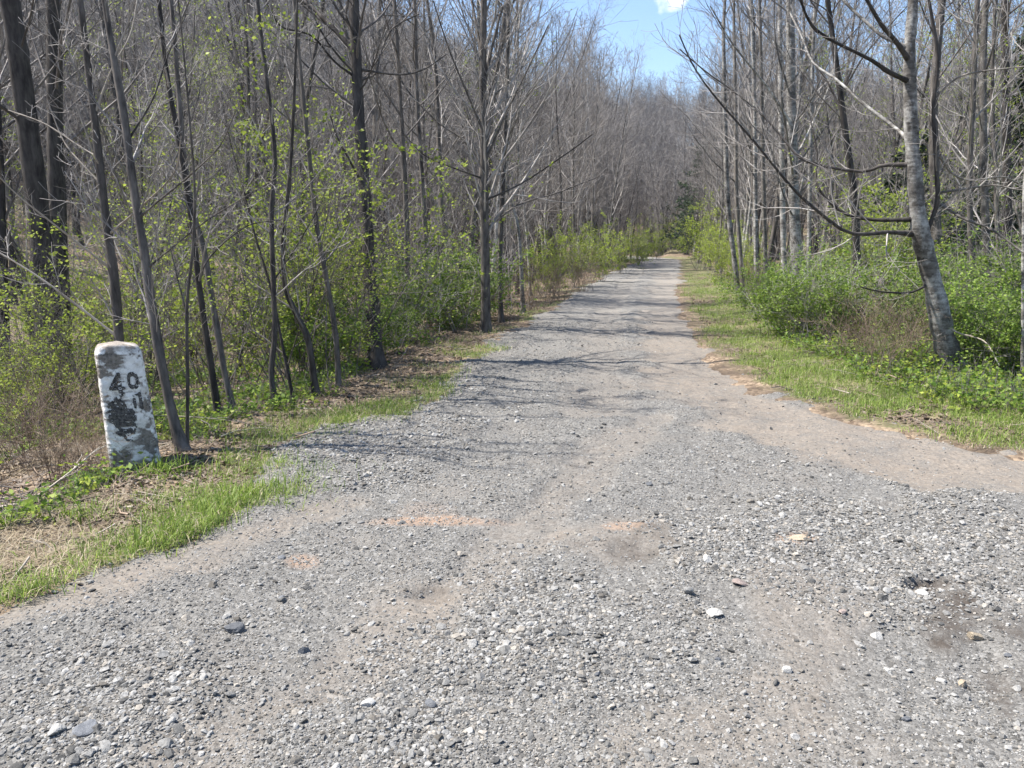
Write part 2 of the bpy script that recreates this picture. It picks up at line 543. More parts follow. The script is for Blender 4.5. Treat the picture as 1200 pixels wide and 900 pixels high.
rust = np.clip(blob(505, 612, 88, 5, 0.5) * 0.6 + blob(728, 621, 26, 6, 0.5) * 0.5 + blob(355, 655, 22, 9) * 0.6 + blob(935, 636, 26, 8, 0.3) * 0.6 + blob(500, 600, 40, 14) * 0.2, 0, 1)
damp = np.clip(blob(1178, 830, 60, 95, 1.2) * 1.3 + blob(1115, 725, 30, 60, 1.2) + blob(735, 655, 50, 22, 1.3) * 0.5 + blob(1085, 690, 30, 12) * 0.9 + blob(510, 695, 40, 12) * 0.4, 0, 1)
hollow = blob(1085, 690, 26, 10, 0.4) + 0.45 * blob(745, 652, 40, 12, 1.0) + 0.5 * blob(1150, 800, 40, 60) + 0.5 * blob(510, 697, 30, 9) + 0.5 * blob(1060, 590, 40, 9)
coarse = np.clip(blob(420, 500, 140, 70) + blob(370, 545, 60, 36) + blob(520, 440, 60, 30) * 0.7 + blob(1010, 640, 230, 70) + blob(1150, 650, 130, 90) + blob(620, 740, 190, 80) * 0.6 + blob(120, 830, 150, 90) * 0.7 + blob(480, 870, 120, 50) * 0.7 + blob(900, 640, 120, 50) * 0.4, 0, 1) * (1 - trackR)
grav = np.clip(1 - 0.85 * dirt - 0.6 * damp, 0.1, 1)
Zr = np.where(SDn > 0, -SDn * 0.45, np.minimum(0.012, -SDn * 0.05)) + (fbm(X * 1.1, Y * 1.1, 4, 61) * 0.028 + fbm(X * 3.1, Y * 3.1, 3, 67) * 0.012) * sstep(0.1, -0.3, SDn) + fbm(X * 9, Y * 9, 3, 65) * 0.006 - 0.035 * trackR - 0.025 * trackL - 0.018 * low - 0.018 * low2 + 0.02 * coarse - 0.045 * hollow
keep = SDn < 0.5
fc = grid_faces(760, 860)
fc = fc[keep.ravel()[fc].all(1)]
used = np.unique(fc)
remap = np.full(X.size, -1); remap[used] = np.arange(len(used))
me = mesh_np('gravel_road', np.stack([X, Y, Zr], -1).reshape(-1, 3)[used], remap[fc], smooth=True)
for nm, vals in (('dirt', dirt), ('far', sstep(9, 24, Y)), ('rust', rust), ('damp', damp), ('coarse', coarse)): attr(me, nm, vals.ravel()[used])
t = NT('gravel_and_dirt')
co = t.coord()
va, vb = t.voro(co, 48.0), t.voro(co, 120.0)
pebble = t.mix(t.rng(va.outputs['Color'], 0.05, 0.95), (0.045, 0.043, 0.04), (0.25, 0.242, 0.228))
fine = t.mix(t.rng(vb.outputs['Color'], 0.0, 1.0), (0.06, 0.057, 0.053), (0.225, 0.217, 0.203))
nb = t.noise(co, 7.0, 6, 0.7)
c = t.mix(t.rng(nb, 0.42, 0.6), fine, pebble)
c = t.mix(t.rng(t.voro(co, 48.0, 'DISTANCE_TO_EDGE').outputs['Distance'], 0.0, 0.10, 0.55, 0.0), c, (0.06, 0.058, 0.056))
dn = t.noise(co, 30, 6, 0.75)
dcol = t.mix(t.rng(dn, 0.3, 0.7), (0.118, 0.098, 0.080), (0.245, 0.212, 0.178))
big = t.noise(co, 1.4, 5, 0.6)
df = t.math('MULTIPLY', t.attr('dirt'), t.rng(t.math('ADD', t.math('ADD', t.math('MULTIPLY', dn, 0.8), t.math('MULTIPLY', nb, 0.9)), t.math('MULTIPLY', big, 0.5)), 0.88, 1.22, 0.22, 1.0), True)
df = t.math('MAXIMUM', df, t.math('MULTIPLY', t.rng(big, 0.5, 0.72), 0.30))
c = t.mix(df, c, dcol)
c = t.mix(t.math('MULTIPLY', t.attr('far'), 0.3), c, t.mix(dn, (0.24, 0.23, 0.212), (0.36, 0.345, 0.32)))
c = t.mix(t.math('MULTIPLY', t.attr('rust'), t.rng(dn, 0.3, 0.55), True), c, (0.30, 0.195, 0.13))
c = t.mix(t.math('MULTIPLY', t.attr('damp'), t.rng(nb, 0.35, 0.6), True), c, (0.06, 0.05, 0.042))
t.color(c)
t.bump(t.math('ADD', t.math('ADD', t.math('MULTIPLY', va.outputs['Distance'], -0.55), t.math('MULTIPLY', vb.outputs['Distance'], -0.3)), t.math('MULTIPLY', dn, 0.6)), 0.55, 0.012)
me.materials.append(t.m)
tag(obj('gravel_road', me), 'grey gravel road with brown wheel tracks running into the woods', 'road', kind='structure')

# nearest-vertex look-up of the road's height for things lying on it
def road_at(x, y, A):
    i = np.clip(np.searchsorted(rx, x), 1, len(rx) - 1); j = np.clip(np.searchsorted(ry, y), 1, len(ry) - 1)
    i = i - (np.abs(rx[i - 1] - x) < np.abs(rx[i] - x)); j = j - (np.abs(ry[j - 1] - y) < np.abs(ry[j] - y))
    return A[i, j]

# ------------------------------------------------------------------ stones
def stone_mesh(name, seed, mats, flat_=0.6, sub=2, cuts=9):
    import bmesh
    r = np.random.default_rng(seed)
    bm = bmesh.new()
    bmesh.ops.create_icosphere(bm, subdivisions=sub, radius=1.0)
    co_ = np.array([vv.co[:] for vv in bm.verts])
    for _ in range(cuts):                      # chop with random planes: angular crushed stone
        nrm = unit(r.normal(size=3)); d = 0.45 + 0.4 * r.random()
        h = co_ @ nrm - d
        co_ = co_ - np.where(h > 0, h, 0)[:, None] * nrm * 0.97
    co_ += r.normal(size=co_.shape) * 0.02
    co_ *= np.array([1.0, 0.6 + 0.35 * r.random(), flat_ * (0.7 + 0.5 * r.random())])
    for vv, c_ in zip(bm.verts, co_): vv.co = c_
    m_ = bpy.data.meshes.new(name)
    bm.to_mesh(m_); bm.free()
    for q in mats: m_.materials.append(q)
    return m_
def stonemat(name, a, b, vr=(0.7, 1.25)):
    t = NT(name)
    co = t.coord()
    c = t.mix(t.rng(t.noise(co, 3.0, 5, 0.65), 0.3, 0.7), a, b)
    rnd = t.rand()
    c = t.value(c, t.rng(rnd, 0, 1, *vr))
    t.color(c)
    t.bump(t.noise(co, 8, 4), 0.3, 0.05)
    return t.m
M_STONE = stonemat('crushed_grey_stone', (0.155, 0.151, 0.144), (0.285, 0.279, 0.267), (0.3, 1.4))
M_STONE2 = stonemat('warm_grey_stone', (0.18, 0.163, 0.142), (0.31, 0.285, 0.25), (0.3, 1.35))
M_SDARK = stonemat('dark_stone', (0.07, 0.075, 0.085), (0.15, 0.155, 0.165))
M_SPALE = stonemat('pale_stone', (0.27, 0.262, 0.245), (0.40, 0.39, 0.37))
M_STAN = stonemat('tan_stone', (0.21, 0.17, 0.125), (0.31, 0.265, 0.20))
M_SPINK = stonemat('pinkish_stone', (0.25, 0.195, 0.175), (0.34, 0.285, 0.26))
grav_meshes = [stone_mesh('pebble', 100 + i, [M_STONE if i % 4 else M_STONE2], 0.5, 1 if i > 3 else 2, 10) for i in range(8)]
NP = 950000
d_ = 1.15 * (16.0 / 1.15)**(rng.random(NP)**1.12)
th = rng.uniform(-0.80, 0.80, NP)
sx, sy = d_ * np.tan(th), d_
ok = (sx > -14) & (sx < 16)
sx, sy = sx[ok], sy[ok]
s_sd, s_g, s_c, s_z = road_at(sx, sy, SDn), road_at(sx, sy, grav), road_at(sx, sy, coarse), road_at(sx, sy, Zr)
cl = fbm(sx * 1.7, sy * 1.7, 4, 71)
keepp = (rng.random(len(sx)) < sstep(0.5, -0.05, s_sd)**2) & (rng.random(len(sx)) < np.clip(s_g * (0.40 + 0.25 * s_c + 0.35 * cl), 0.05, 1))
sx, sy, s_c = sx[keepp], sy[keepp], s_c[keepp]
s_z = np.where(s_sd[keepp] < 0, s_z[keepp], np.maximum(s_z[keepp], H(sx, sy)))
size = 0.0034 * np.exp(rng.normal(size=len(sx)) * 0.52) * (1 + 0.5 * s_c) * (1 + 0.075 * sy)
big = rng.random(len(sx)) < 0.012
size[big] *= 2.1
size = np.minimum(size, 0.032)
nst = len(sx)
scatter('gravel', 'loose crushed grey gravel spread over the road', 'gravel', np.stack([sx, sy, s_z + size * 0.12], -1),
        np.stack([rng.normal(size=nst) * 0.3, rng.normal(size=nst) * 0.3, rng.random(nst) * 6.28], -1),
        np.stack([size, size, size], -1), grav_meshes)
print('gravel stones', nst)

def stone(px, py, wpx, label, mat, seed, flat_=0.55, name='stone', group=None, rz=None):
    p = flat(px, py)
    d = math.hypot(p[0], p[1])
    w = wpx / F * d * 0.5
    o = obj(name, stone_mesh(name, seed, [mat], flat_, 3, 12), loc=(p[0], p[1], float(road_at(p[0:1], p[1:2], Zr)[0]) + w * flat_ * 0.35))
    o.scale = (w, w, w)
    o.rotation_euler = (0.1, -0.12, seed * 1.3 if rz is None else rz)
    return tag(o, label, 'stone', group)
stone(274, 744, 30, 'big dark grey stone alone on the gravel near the milestone side', M_SDARK, 1, 0.5, rz=0.2)
stone(1141, 746, 19, 'chunky tan stone standing on the coarse gravel near the damp patch', M_STAN, 2, 0.85)
stone(1128, 798, 17, 'brown stone at the edge of the dark damp dirt', M_STAN, 3, 0.6)
stone(835, 731, 26, 'flat pale slab of stone lying in the middle gravel', M_SPALE, 4, 0.35, rz=-0.4)
stone(805, 709, 18, 'blocky grey stone with a bright top just behind the flat pale slab', M_STONE, 5, 0.8)
stone(828, 668, 14, 'small pale blocky stone behind the pinkish stones', M_SPALE, 6, 0.8)
stone(868, 694, 22, 'pinkish flat stone among grey gravel', M_SPINK, 7, 0.4)
stone(987, 727, 13, 'reddish small stone at the edge of the coarse gravel', M_SPINK, 8, 0.6)
stone(505, 829, 20, 'dark stone with a shaded face among pale chips by the brown track', M_SDARK, 9, 0.6)
stone(432, 832, 21, 'pale stone left of the dark stone among the chips', M_SPALE, 10, 0.5)
stone(588, 773, 20, 'pale elongated stone on the grey gravel beside the brown track', M_SPALE, 11, 0.45, rz=0.3)
stone(660, 758, 16, 'rounded grey stone at the edge of the middle gravel heap', M_STONE, 12, 0.8)
stone(68, 872, 22, 'broad pale stone in the near corner gravel by the verge', M_SPALE, 13, 0.6)
stone(103, 868, 30, 'dark narrow slab tilted in the near corner gravel', M_SDARK, 14, 0.3, rz=0.5)
stone(357, 769, 17, 'dark stone on the bare gravel below the big dark stone', M_SDARK, 15, 0.7)
stone(330, 654, 16, 'dark flat stone beside the orange stained patch', M_SDARK, 16, 0.45)
stone(935, 637, 34, 'flat rust coloured rock bedded in the gravel', M_STAN, 17, 0.14, rz=-0.25)
stone(416, 743, 13, 'grey stone between two brown dirt patches', M_STONE, 18, 0.7)
stone(920, 793, 15, 'pale stone casting a dark shadow on the fine gravel', M_SPALE, 19, 0.7)
stone(908, 806, 13, 'grey stone touching the pale stone on the fine gravel', M_STONE, 20, 0.7)
EXTRA = [(612, 690), (480, 743), (700, 800), (760, 845), (880, 880), (1040, 790), (1060, 850), (980, 850), (160, 770), (210, 800), (330, 705), (300, 860), (380, 870), (550, 860), (650, 830), (730, 880), (950, 690), (1080, 700), (1180, 770), (540, 650), (610, 640), (690, 590), (760, 570), (880, 590), (460, 590), (1010, 760), (840, 780), (250, 690), (130, 730), (60, 800)]
for i, (a, b) in enumerate(EXTRA):
    stone(a, b, 9 + (i * 37 % 7), 'fist sized grey stone lying loose on the gravel', (M_STONE, M_SPALE, M_SDARK, M_STONE2)[i % 4], 40 + i, 0.6, group='loose grey stones on the gravel')

# ------------------------------------------------------------------ the milestone
def milestone():
    b = hit(160, 549)
    yaw = math.atan2(b[0], b[1])               # turns its front to the camera
    root = thing('milestone', 'weathered white painted stone milepost numbered 40 leaning beside the road', 'milestone', (b[0], b[1], b[2]), -yaw + 0.06)
    hh, w0, w1, dp = 0.965, 0.175, 0.152, 0.135
    nz, na = 260, 320
    zz = np.linspace(-0.25, hh, nz)
    ang = np.linspace(0, 2 * PI, na, endpoint=False)
    ca, sa = np.cos(ang), np.sin(ang)
    e = 0.28                                   # superellipse: a rounded square section
    ux, uy = np.sign(ca) * np.abs(ca)**e, np.sign(sa) * np.abs(sa)**e
    def widths(z):
        tz = np.clip(z / hh, 0, 1)
        w = w0 + (w1 - w0) * tz**1.3
        top = np.clip((z - (hh - 0.085)) / 0.085, 0, 1)
        k = 0.70 + 0.30 * np.sqrt(np.clip(1 - top**2.2, 0, 1))
        k = np.where(top >= 1, 0.58, k)
        return w * k, dp * (w / w0) * (0.3 + 0.7 * k)
    w_, d__ = widths(zz)
    XX, YY = w_[:, None] * ux, d__[:, None] * uy
    ZZ = np.repeat(zz[:, None], na, 1)
    def rough(x, z, s=0):
        return fbm(x * 14 + s, z * 14, 4, 81) * 0.0035 + fbm(x * 55 + s, z * 55, 2, 85) * 0.002
    side = np.where(uy > 0, 7.0, 0.0)[None]
    k = 1 + rough(XX + YY * 0.7, ZZ, side) / 0.17
    XX, YY = XX * k, YY * k
    ZZ = ZZ + np.where(ZZ > hh - 0.05, fbm(XX * 9, YY * 9, 3, 89) * 0.012, 0)
    V = np.stack([XX, YY, ZZ], -1)
    lean = -0.058
    def leaned(V):
        V = V.copy(); V[..., 0] += lean * V[..., 2]; return V
    idx = np.arange(nz * na).reshape(nz, na)
    j = (np.arange(na) + 1) % na
    f = np.stack([idx[:-1], idx[:-1][:, j], idx[1:][:, j], idx[1:]], -1).reshape(-1, 4)
    top = np.concatenate([V.reshape(-1, 3), [[0, 0, hh + 0.008]]])
    cap = np.stack([idx[-1], idx[-1][j], np.full(na, nz * na), np.full(na, nz * na)], -1)
    # close the top with a small inner ring and a centre fan (as quads that share the centre)
    ring2 = V[-1] * np.array([0.6, 0.6, 1]) + np.array([0, 0, 0.008])
    allv = np.concatenate([V.reshape(-1, 3), ring2, [[0, 0, hh + 0.012]]])
    i2 = nz * na + np.arange(na)
    f2 = np.stack([idx[-1], idx[-1][j], i2[j], i2], -1)
    ev = np.arange(0, na, 2)
    f3 = np.stack([i2[ev], i2[ev + 1], i2[(ev + 2) % na], np.full(len(ev), nz * na + na)], -1)
    m = mesh_np('stone_body', leaned(allv), np.concatenate([f, f2, f3]), smooth=True)
    x, z = allv[:, 0], allv[:, 2]
    y = allv[:, 1]
    # worn paint: patches of bare stone at the head, left of the numerals and near the foot
    base = fbm(x * 16 + y * 9, z * 16, 5, 91) * 0.5 + fbm(x * 50 + y * 40, z * 50, 3, 95) * 0.32
    bl = lambda cx, cz, rx_, rz_: np.exp(-(((x - cx) / rx_)**2 + ((z - cz) / rz_)**2))
    front = (y < 0).astype(float)
    wear = base + front * (0.95 * bl(-0.045, 0.885, 0.12, 0.035) + 0.7 * bl(-0.03, 0.83, 0.055, 0.05) + 0.55 * bl(-0.155, 0.76, 0.025, 0.03) + 0.30 * bl(-0.14, 0.55, 0.06, 0.2) + 0.5 * bl(0.13, 0.5, 0.05, 0.13)
            + 0.45 * bl(0.1, 0.22, 0.13, 0.13) + 0.35 * bl(-0.1, 0.14, 0.1, 0.08)) + 0.9 * sstep(0.12, 0.0, z) + 0.35 * sstep(hh - 0.06, hh, z) + (1 - front) * 0.2 + 0.01
    attr(m, 'wear', wear)
    attr(m, 'cap', sstep(hh - 0.055, hh - 0.01, z))
    t = NT('worn_white_paint')
    co = t.coord()
    n1 = t.noise(co, 40, 6, 0.7)
    n2 = t.noise(co, 9, 5, 0.65)
    paint = t.mix(t.rng(n2, 0.35, 0.7), (0.85, 0.84, 0.82), (0.55, 0.53, 0.50))
    bare = t.mix(t.rng(n1, 0.35, 0.65), (0.075, 0.068, 0.06), (0.26, 0.23, 0.20))
    f_ = t.rng(t.math('ADD', t.attr('wear'), t.math('MULTIPLY', t.noise(co, 75, 8, 0.8), 0.9)), 0.66, 0.95)
    c = t.mix(f_, paint, bare)
    grime = t.rng(t.noise(co, 22, 5, 0.7), 0.5, 0.68, 0.0, 0.7)
    c = t.mix(grime, c, (0.26, 0.23, 0.20))
    c = t.mix(t.math('MULTIPLY', t.attr('cap'), t.rng(n1, 0.3, 0.6, 0.2, 0.9)), c, (0.29, 0.255, 0.22))
    t.color(c)
    t.bump(t.math('ADD', n1, t.math('MULTIPLY', f_, -0.5)), 0.6, 0.008)
    m.materials.append(t.m)
    obj('stone_body', m, root)
    ink = NT('black_paint')
    cob = ink.coord()
    ink.color(ink.mix(ink.rng(ink.noise(cob, 60, 5, 0.7), 0.4, 0.7), (0.03, 0.029, 0.029), (0.17, 0.16, 0.15)))
    def decal(name, x0, x1, z0, z1, mask, label=None):
        s = 0.0016
        gx_, gz_ = np.arange(x0, x1, s), np.arange(z0, z1, s)
        A, B = np.meshgrid(gx_, gz_, indexing='ij')
        keepm = mask((A[:-1, :-1] + A[1:, 1:]) / 2, (B[:-1, :-1] + B[1:, 1:]) / 2)
        ww, dd = widths(B)
        q = np.clip(np.abs(A) / ww, 0, 1)
        yy = -dd * (1 - q**(2 / e))**(e / 2)
        yy = yy * (1 + rough(A + yy * 0.7, B, 0.0) / 0.17) - 0.0035
        f_ = grid_faces(len(gx_), len(gz_))[keepm.ravel()]
        us = np.unique(f_); rm = np.zeros(A.size, int); rm[us] = np.arange(len(us))
        P = np.stack([A, yy, B], -1).reshape(-1, 3)[us]
        # outline with a thickness of one coat of paint
        o = obj(name, mesh_np(name, leaned(P), rm[f_], [ink.m], True), root)
        if label: o['label'] = label
        return o
    worn = lambda a, b, amt: (fbm(a * 60, b * 60, 4, 99) * 0.5 + fbm(a * 170, b * 170, 2, 103) * 0.25) < amt
    def seg(a, b, ax, az, bx, bz, w):
        ex, ez = bx - ax, bz - az
        tt = np.clip(((a - ax) * ex + (b - az) * ez) / (ex * ex + ez * ez), 0, 1)
        return np.hypot(a - ax - tt * ex, b - az - tt * ez) < w
    def four(a, b):
        g = seg(a, b, -0.030, 0.755, -0.030, 0.60, 0.014) | seg(a, b, -0.030, 0.755, -0.088, 0.655, 0.014) | seg(a, b, -0.090, 0.650, -0.008, 0.650, 0.013) | ((a > -0.08) & (a < -0.03) & (b > 0.64) & (b < 0.70))
        return g & worn(a, b, 0.2)
    def zero(a, b):
        r_ = np.sqrt(((a - 0.062) / 0.038)**2 + ((b - 0.700) / 0.066)**2)
        r_ = (np.abs((a - 0.062) / 0.038)**2.6 + np.abs((b - 0.700) / 0.066)**2.6)**(1 / 2.6)
        return (r_ < 1) & (r_ > 0.48) & worn(a, b, 0.3)
    def strokes(a, b):
        g = seg(a, b, 0.050, 0.560, 0.052, 0.50, 0.011) | seg(a, b, 0.092, 0.600, 0.094, 0.49, 0.012) | seg(a, b, 0.05, 0.585, 0.094, 0.60, 0.008)
        return g & worn(a, b, 0.16)
    def scar(a, b):
        r_ = np.sqrt(((a + 0.045) / 0.075)**2 + ((b - 0.45) / 0.165)**2)
        hole = ((np.abs(a + 0.03) < 0.035 + 0.03 * (b - 0.36)) & (np.abs(b - 0.352 - 8 * (a + 0.03)**2) < 0.008))
        return (r_ + fbm(a * 26, b * 26, 4, 107) * 0.42 < 0.98) & worn(a, b, 0.40) & ~hole
    decal('numeral', -0.115, 0.01, 0.57, 0.78, four, 'broad half worn black numeral 4')
    decal('numeral', 0.015, 0.11, 0.625, 0.775, zero, 'narrow black numeral 0')
    decal('numeral', 0.03, 0.115, 0.47, 0.62, strokes, 'faded remains of black upright strokes')
    decal('dark_patch', -0.14, 0.05, 0.24, 0.64, scar, 'dark patch where the paint has worn to black')
milestone()

# ------------------------------------------------------------------ trees
def crown_levels(acc, P, R, r, n1=26, n2=7, n3=4, t0=0.3, len1=0.34, ang1=(35, 60), up1=0.10, sides=(5, 4, 3), rmin=0.0022, m=0, jit=0.09, shape=None, len2=0.42, len3=0.45):
    shape = shape or (lambda t: 1.15 - 0.75 * t)
    B1, R1 = spawn(P, R, n1, t0, 0.985, ang1, len1, 8, r, up1, jit, 0.42, 0.0088, 0.2, rmin * 1.4, shape)
    acc.tubes(B1, R1, sides[0], m)
    B2, R2 = spawn(B1, R1, n2, 0.18, 0.97, (28, 58), len2, 5, r, 0.07, 0.12, 0.6, 0.009, 0.3, rmin * 1.1, lambda t: 1.2 - 0.8 * t)
    acc.tubes(B2, R2, sides[1], m)
    if n3:
        B3, R3 = spawn(B2, R2, n3, 0.2, 0.98, (25, 60), len3, 4, r, 0.06, 0.14, 0.7, 0.008, 0.5, rmin, None)
        acc.tubes(B3, R3, 3, m)
        return B1, B2, B3
    return B1, B2, B2
def leaves_on(B, n, size, r, spread=0.05, tmin=0.3):
    w = r.random(len(B))**3
    i = r.choice(len(B), n, p=w / w.sum())
    q = (tmin + (1 - tmin) * r.random(n)) * (B.shape[1] - 1)
    k = np.clip(q.astype(int), 0, B.shape[1] - 2)
    fr = (q - k)[:, None]
    p = B[i, k] * (1 - fr) + B[i, k + 1] * fr + r.normal(size=(n, 3)) * spread
    return leaf_quads(p, size, r)
class Proto: pass
def tree_proto(seed, h, rad, bark_m, twig_m, leaf=0, leaf_m=None, **kw):
    r = np.random.default_rng(seed)
    p = Proto()
    nst, le, tj = kw.pop('stems', 1), kw.pop('lean', 0.045), kw.pop('tj', 0.032)
    PR = [trunk_line(r, h * (1 - 0.12 * i), rad * (1 - 0.15 * i), lean=le if nst == 1 else 0.11, jit=tj) for i in range(nst)]
    P, R = np.concatenate([q[0] for q in PR]), np.concatenate([q[1] for q in PR])
    if nst > 1: P = P + np.array([[[math.cos(2.1 * i) * rad, math.sin(2.1 * i) * rad, 0]] for i in range(nst)])
    a = Acc(); a.tubes(P, R, 9)
    p.trunk = a.mesh('trunk', [bark_m])
    a = Acc()
    B1, B2, B3 = crown_levels(a, P, R, r, **kw)
    p.crown = a.mesh('crown', [twig_m])
    p.leaves = mesh_np('leaves', *leaves_on(B3, leaf, 0.042, r), [leaf_m]) if leaf else None
    p.h = h
    b = Acc(); b.tubes(P, R, 6, 0)
    for v_, f_ in zip(a.v, a.f): pass
    p.P, p.R = P, R
    return p
def make_tree(p, name, label, loc, rotz=0.0, scale=1.0, group=None):
    t = thing(name, label, 'tree', loc, rotz, group)
    t.scale = (scale,) * 3 if np.isscalar(scale) else scale
    obj('trunk', p.trunk, t)
    obj('crown', p.crown, t)
    if p.leaves: obj('leaves', p.leaves, t)
    return t

# ---- traced trees: trunk and limbs follow the photo, each at its own distance
def traced(name, label, px, Y, wpx, bark_m, twig_m, top=5.0, limbs=(), crown=None, seed=0, base=True, limb_m=None, leaf=0, leaf_m=None, rot=0):
    """px: photo points from the foot up; wpx: widths there; top: metres the stem goes on above the last point."""
    r = np.random.default_rng(900 + seed)
    px = np.array(px, float)
    Yv = Y + np.linspace(0, r.normal() * 0.25, len(px))
    pts = np.array([at(a, b, y_) for (a, b), y_ in zip(px, Yv)])
    rad = np.array(wpx, float) * 0.41 / F * (pts[:, 1] * CP - (pts[:, 2] - CAMZ) * SP)
    g = H1(pts[0][0], pts[0][1])
    foot = np.array([pts[0][0], pts[0][1], g])
    d0 = pts[1] - pts[0]
    low_ = pts[0] - d0 / max(d0[2], 0.05) * (pts[0][2] - (g - 0.25))
    if np.hypot(*(low_ - pts[0])[:2]) > 0.6: low_ = np.array([pts[0][0], pts[0][1], g - 0.25])
    pts = np.concatenate([[low_], pts]); rad = np.concatenate([[rad[0] * 1.25], rad])
    if top:
        d = unit(pts[-1] - pts[-2])
        n = 3
        for i in range(n):
            d = unit(d + np.array([r.normal() * 0.05, r.normal() * 0.05, 0.15]))
            pts = np.concatenate([pts, [pts[-1] + d * top / n]]); rad = np.append(rad, rad[-1] * (0.72 if i < n - 1 else 0.4))
    org = foot
    P, R = smooth_line(pts - org, rad, 48)
    R = R * (1 + 0.55 * np.exp(-np.maximum(P[..., 2], 0) / 0.10)) * (1 + 0.05 * r.normal(size=R.shape))
    root = thing(name, label, 'tree', org)
    a = Acc(); a.tubes(P, R, 14)
    obj('trunk', a.mesh('trunk', [bark_m]), root)
    ac = Acc()
    allB = []
    for L in limbs:
        lp, w_a, w_b, dy = L[:4]
        lp = np.array(lp, float)
        fr = np.linspace(0, 1, len(lp))
        y0 = np.interp(lp[0][1], px[::-1, 1], Yv[::-1]) if px[0, 1] > px[-1, 1] else Y
        q = np.array([at(a_ + r.normal() * 3.5 * (f_ > 0), b_ + r.normal() * 3.5 * (f_ > 0), y0 + dy * f_**1.1) for (a_, b_), f_ in zip(lp, fr)])
        dist = q[:, 1] * CP - (q[:, 2] - CAMZ) * SP
        Pl, Rl = smooth_line(q - org, (w_b + (w_a - w_b) * (1 - np.linspace(0, 1, len(lp)))**1.5) * 0.37 / F * dist, 22)
        Rl[0, :3] *= np.array([1.5, 1.2, 1.05]); Rl = Rl * (1 + 0.07 * r.normal(size=Rl.shape))
        al = Acc(); al.tubes(Pl, Rl, 8)
        lo = obj('limb', al.mesh('limb', [L[4] if len(L) > 4 else (limb_m or bark_m)]), root)
        n_ = max(4, int(np.linalg.norm(np.diff(Pl[0], axis=0), axis=1).sum() * 6.0))
        B1, R1 = spawn(Pl, Rl, n_, 0.12, 0.98, (30, 62), 0.22, 7, r, 0.10, 0.10, 0.55, 0.008, 0.25, 0.0024, lambda t: 1.25 - 0.7 * t)
        ac.tubes(B1, R1, 4)
        B2, R2 = spawn(B1, R1, 5, 0.2, 0.97, (28, 55), 0.42, 5, r, 0.08, 0.12, 0.7, 0.008, 0.4, 0.0018)
        ac.tubes(B2, R2, 3)
        allB.append(B2)
    if crown:
        B1, B2, B3 = crown_levels(ac, P, R, r, **crown)
        allB.append(B3)
    if ac.n: obj('crown', ac.mesh('crown', [twig_m]), root)
    if leaf:
        B = max(allB, key=len)
        obj('leaves', mesh_np('leaves', *leaves_on(B, leaf, 0.045, r), [leaf_m]), root)
    return root

CR = dict(n1=22, n2=6, n3=3, t0=0.35, len1=0.22, sides=(5, 4, 3))
# the pale tree that leans by the track on the right, with its long sweeping limbs
R1Y = hit(1118, 436)[1]
traced('leaning_tree', 'pale smooth barked tree leaning beside the grassy verge with long sweeping limbs', [(1118, 436), (1106, 395), (1096, 345), (1085, 300), (1077, 262), (1071, 200), (1067, 130), (1066, 60), (1070, 0)], R1Y, [33, 29, 27, 25, 24, 21, 18, 16, 14], M_PALE, M_TWIG, 4.0, [
    ([(1069, 274), (1040, 271), (1000, 266), (960, 250), (925, 218), (880, 163), (843, 110), (815, 76), (800, 40)], 7.5, 2.2, -1.2, M_DARK),
    ([(1071, 257), (1027, 258), (987, 246), (963, 217), (955, 180), (955, 130)], 7, 2, 0.8, M_DARK),
    ([(1067, 193), (1040, 196), (1000, 199), (947, 187), (920, 167), (890, 133), (863, 107), (830, 85), (805, 55)], 6.5, 2, 1.0, M_DARK),
    ([(1067, 166), (1045, 150), (1010, 122), (980, 97), (955, 74), (938, 45), (925, 15)], 7, 2.5, 1.6, M_PALE),
    ([(1067, 96), (1045, 85), (1013, 70), (973, 43), (945, 15), (928, -12)], 8, 4, -0.9, M_DARK),
    ([(1066, 72), (1045, 50), (1030, 25), (1015, -8)], 9, 5.5, -0.6, M_DARK),
    ([(1064, 56), (1040, 46), (1018, 28), (1000, 12), (985, -6)], 6, 4, 0.5, M_PALE),
    ([(1080, 282), (1088, 262), (1097, 235), (1100, 190), (1100, 130), (1094, 70), (1088, 0), (1084, -40)], 8, 4.5, -0.3, M_DARK),
    ([(1100, 226), (1130, 224), (1165, 222), (1200, 222), (1240, 214)], 4, 2, -0.7, M_MID),
    ([(1101, 182), (1112, 202), (1138, 213), (1170, 208), (1195, 214), (1230, 225)], 4, 2, 0.4, M_MID),
    ([(1103, 240), (1130, 252), (1160, 270), (1200, 294), (1240, 310)], 4.5, 2.5, -1.0, M_MID),
    ([(1098, 112), (1120, 92), (1150, 80), (1200, 80), (1240, 70)], 3.5, 2, -0.6, M_MID),
    ([(1088, 333), (1068, 340), (1045, 346), (1022, 342), (1010, 332)], 4.5, 2, -0.4, M_DARK),
    ([(1104, 374), (1125, 390), (1150, 405), (1172, 424)], 3.5, 2, -0.5, M_DRY),
], None, 1)
traced('pale_tree', 'straight pale trunk beside a thin companion at the shrubby road bend', [(936, 330), (932, 270), (929, 200), (927, 100), (926, 0)], 17.5, [17, 15, 14, 13, 12], M_PALE, M_TWIG, 6, [
    ([(930, 150), (900, 105), (860, 50), (830, 0)], 5, 2, -1.0), ([(930, 190), (955, 150), (975, 95), (985, 40)], 4, 2, 1.0), ([(928, 80), (900, 40), (880, 0)], 4, 2, 0.5)], dict(CR, n1=30, t0=0.25), 2)
traced('pale_tree', 'thin pale stem just left of the straight pale trunk at the bend', [(919, 322), (917, 240), (915, 120), (914, 0)], 18.5, [8, 8, 7, 6], M_PALE, M_TWIG, 5, [], dict(CR, n1=20), 3)
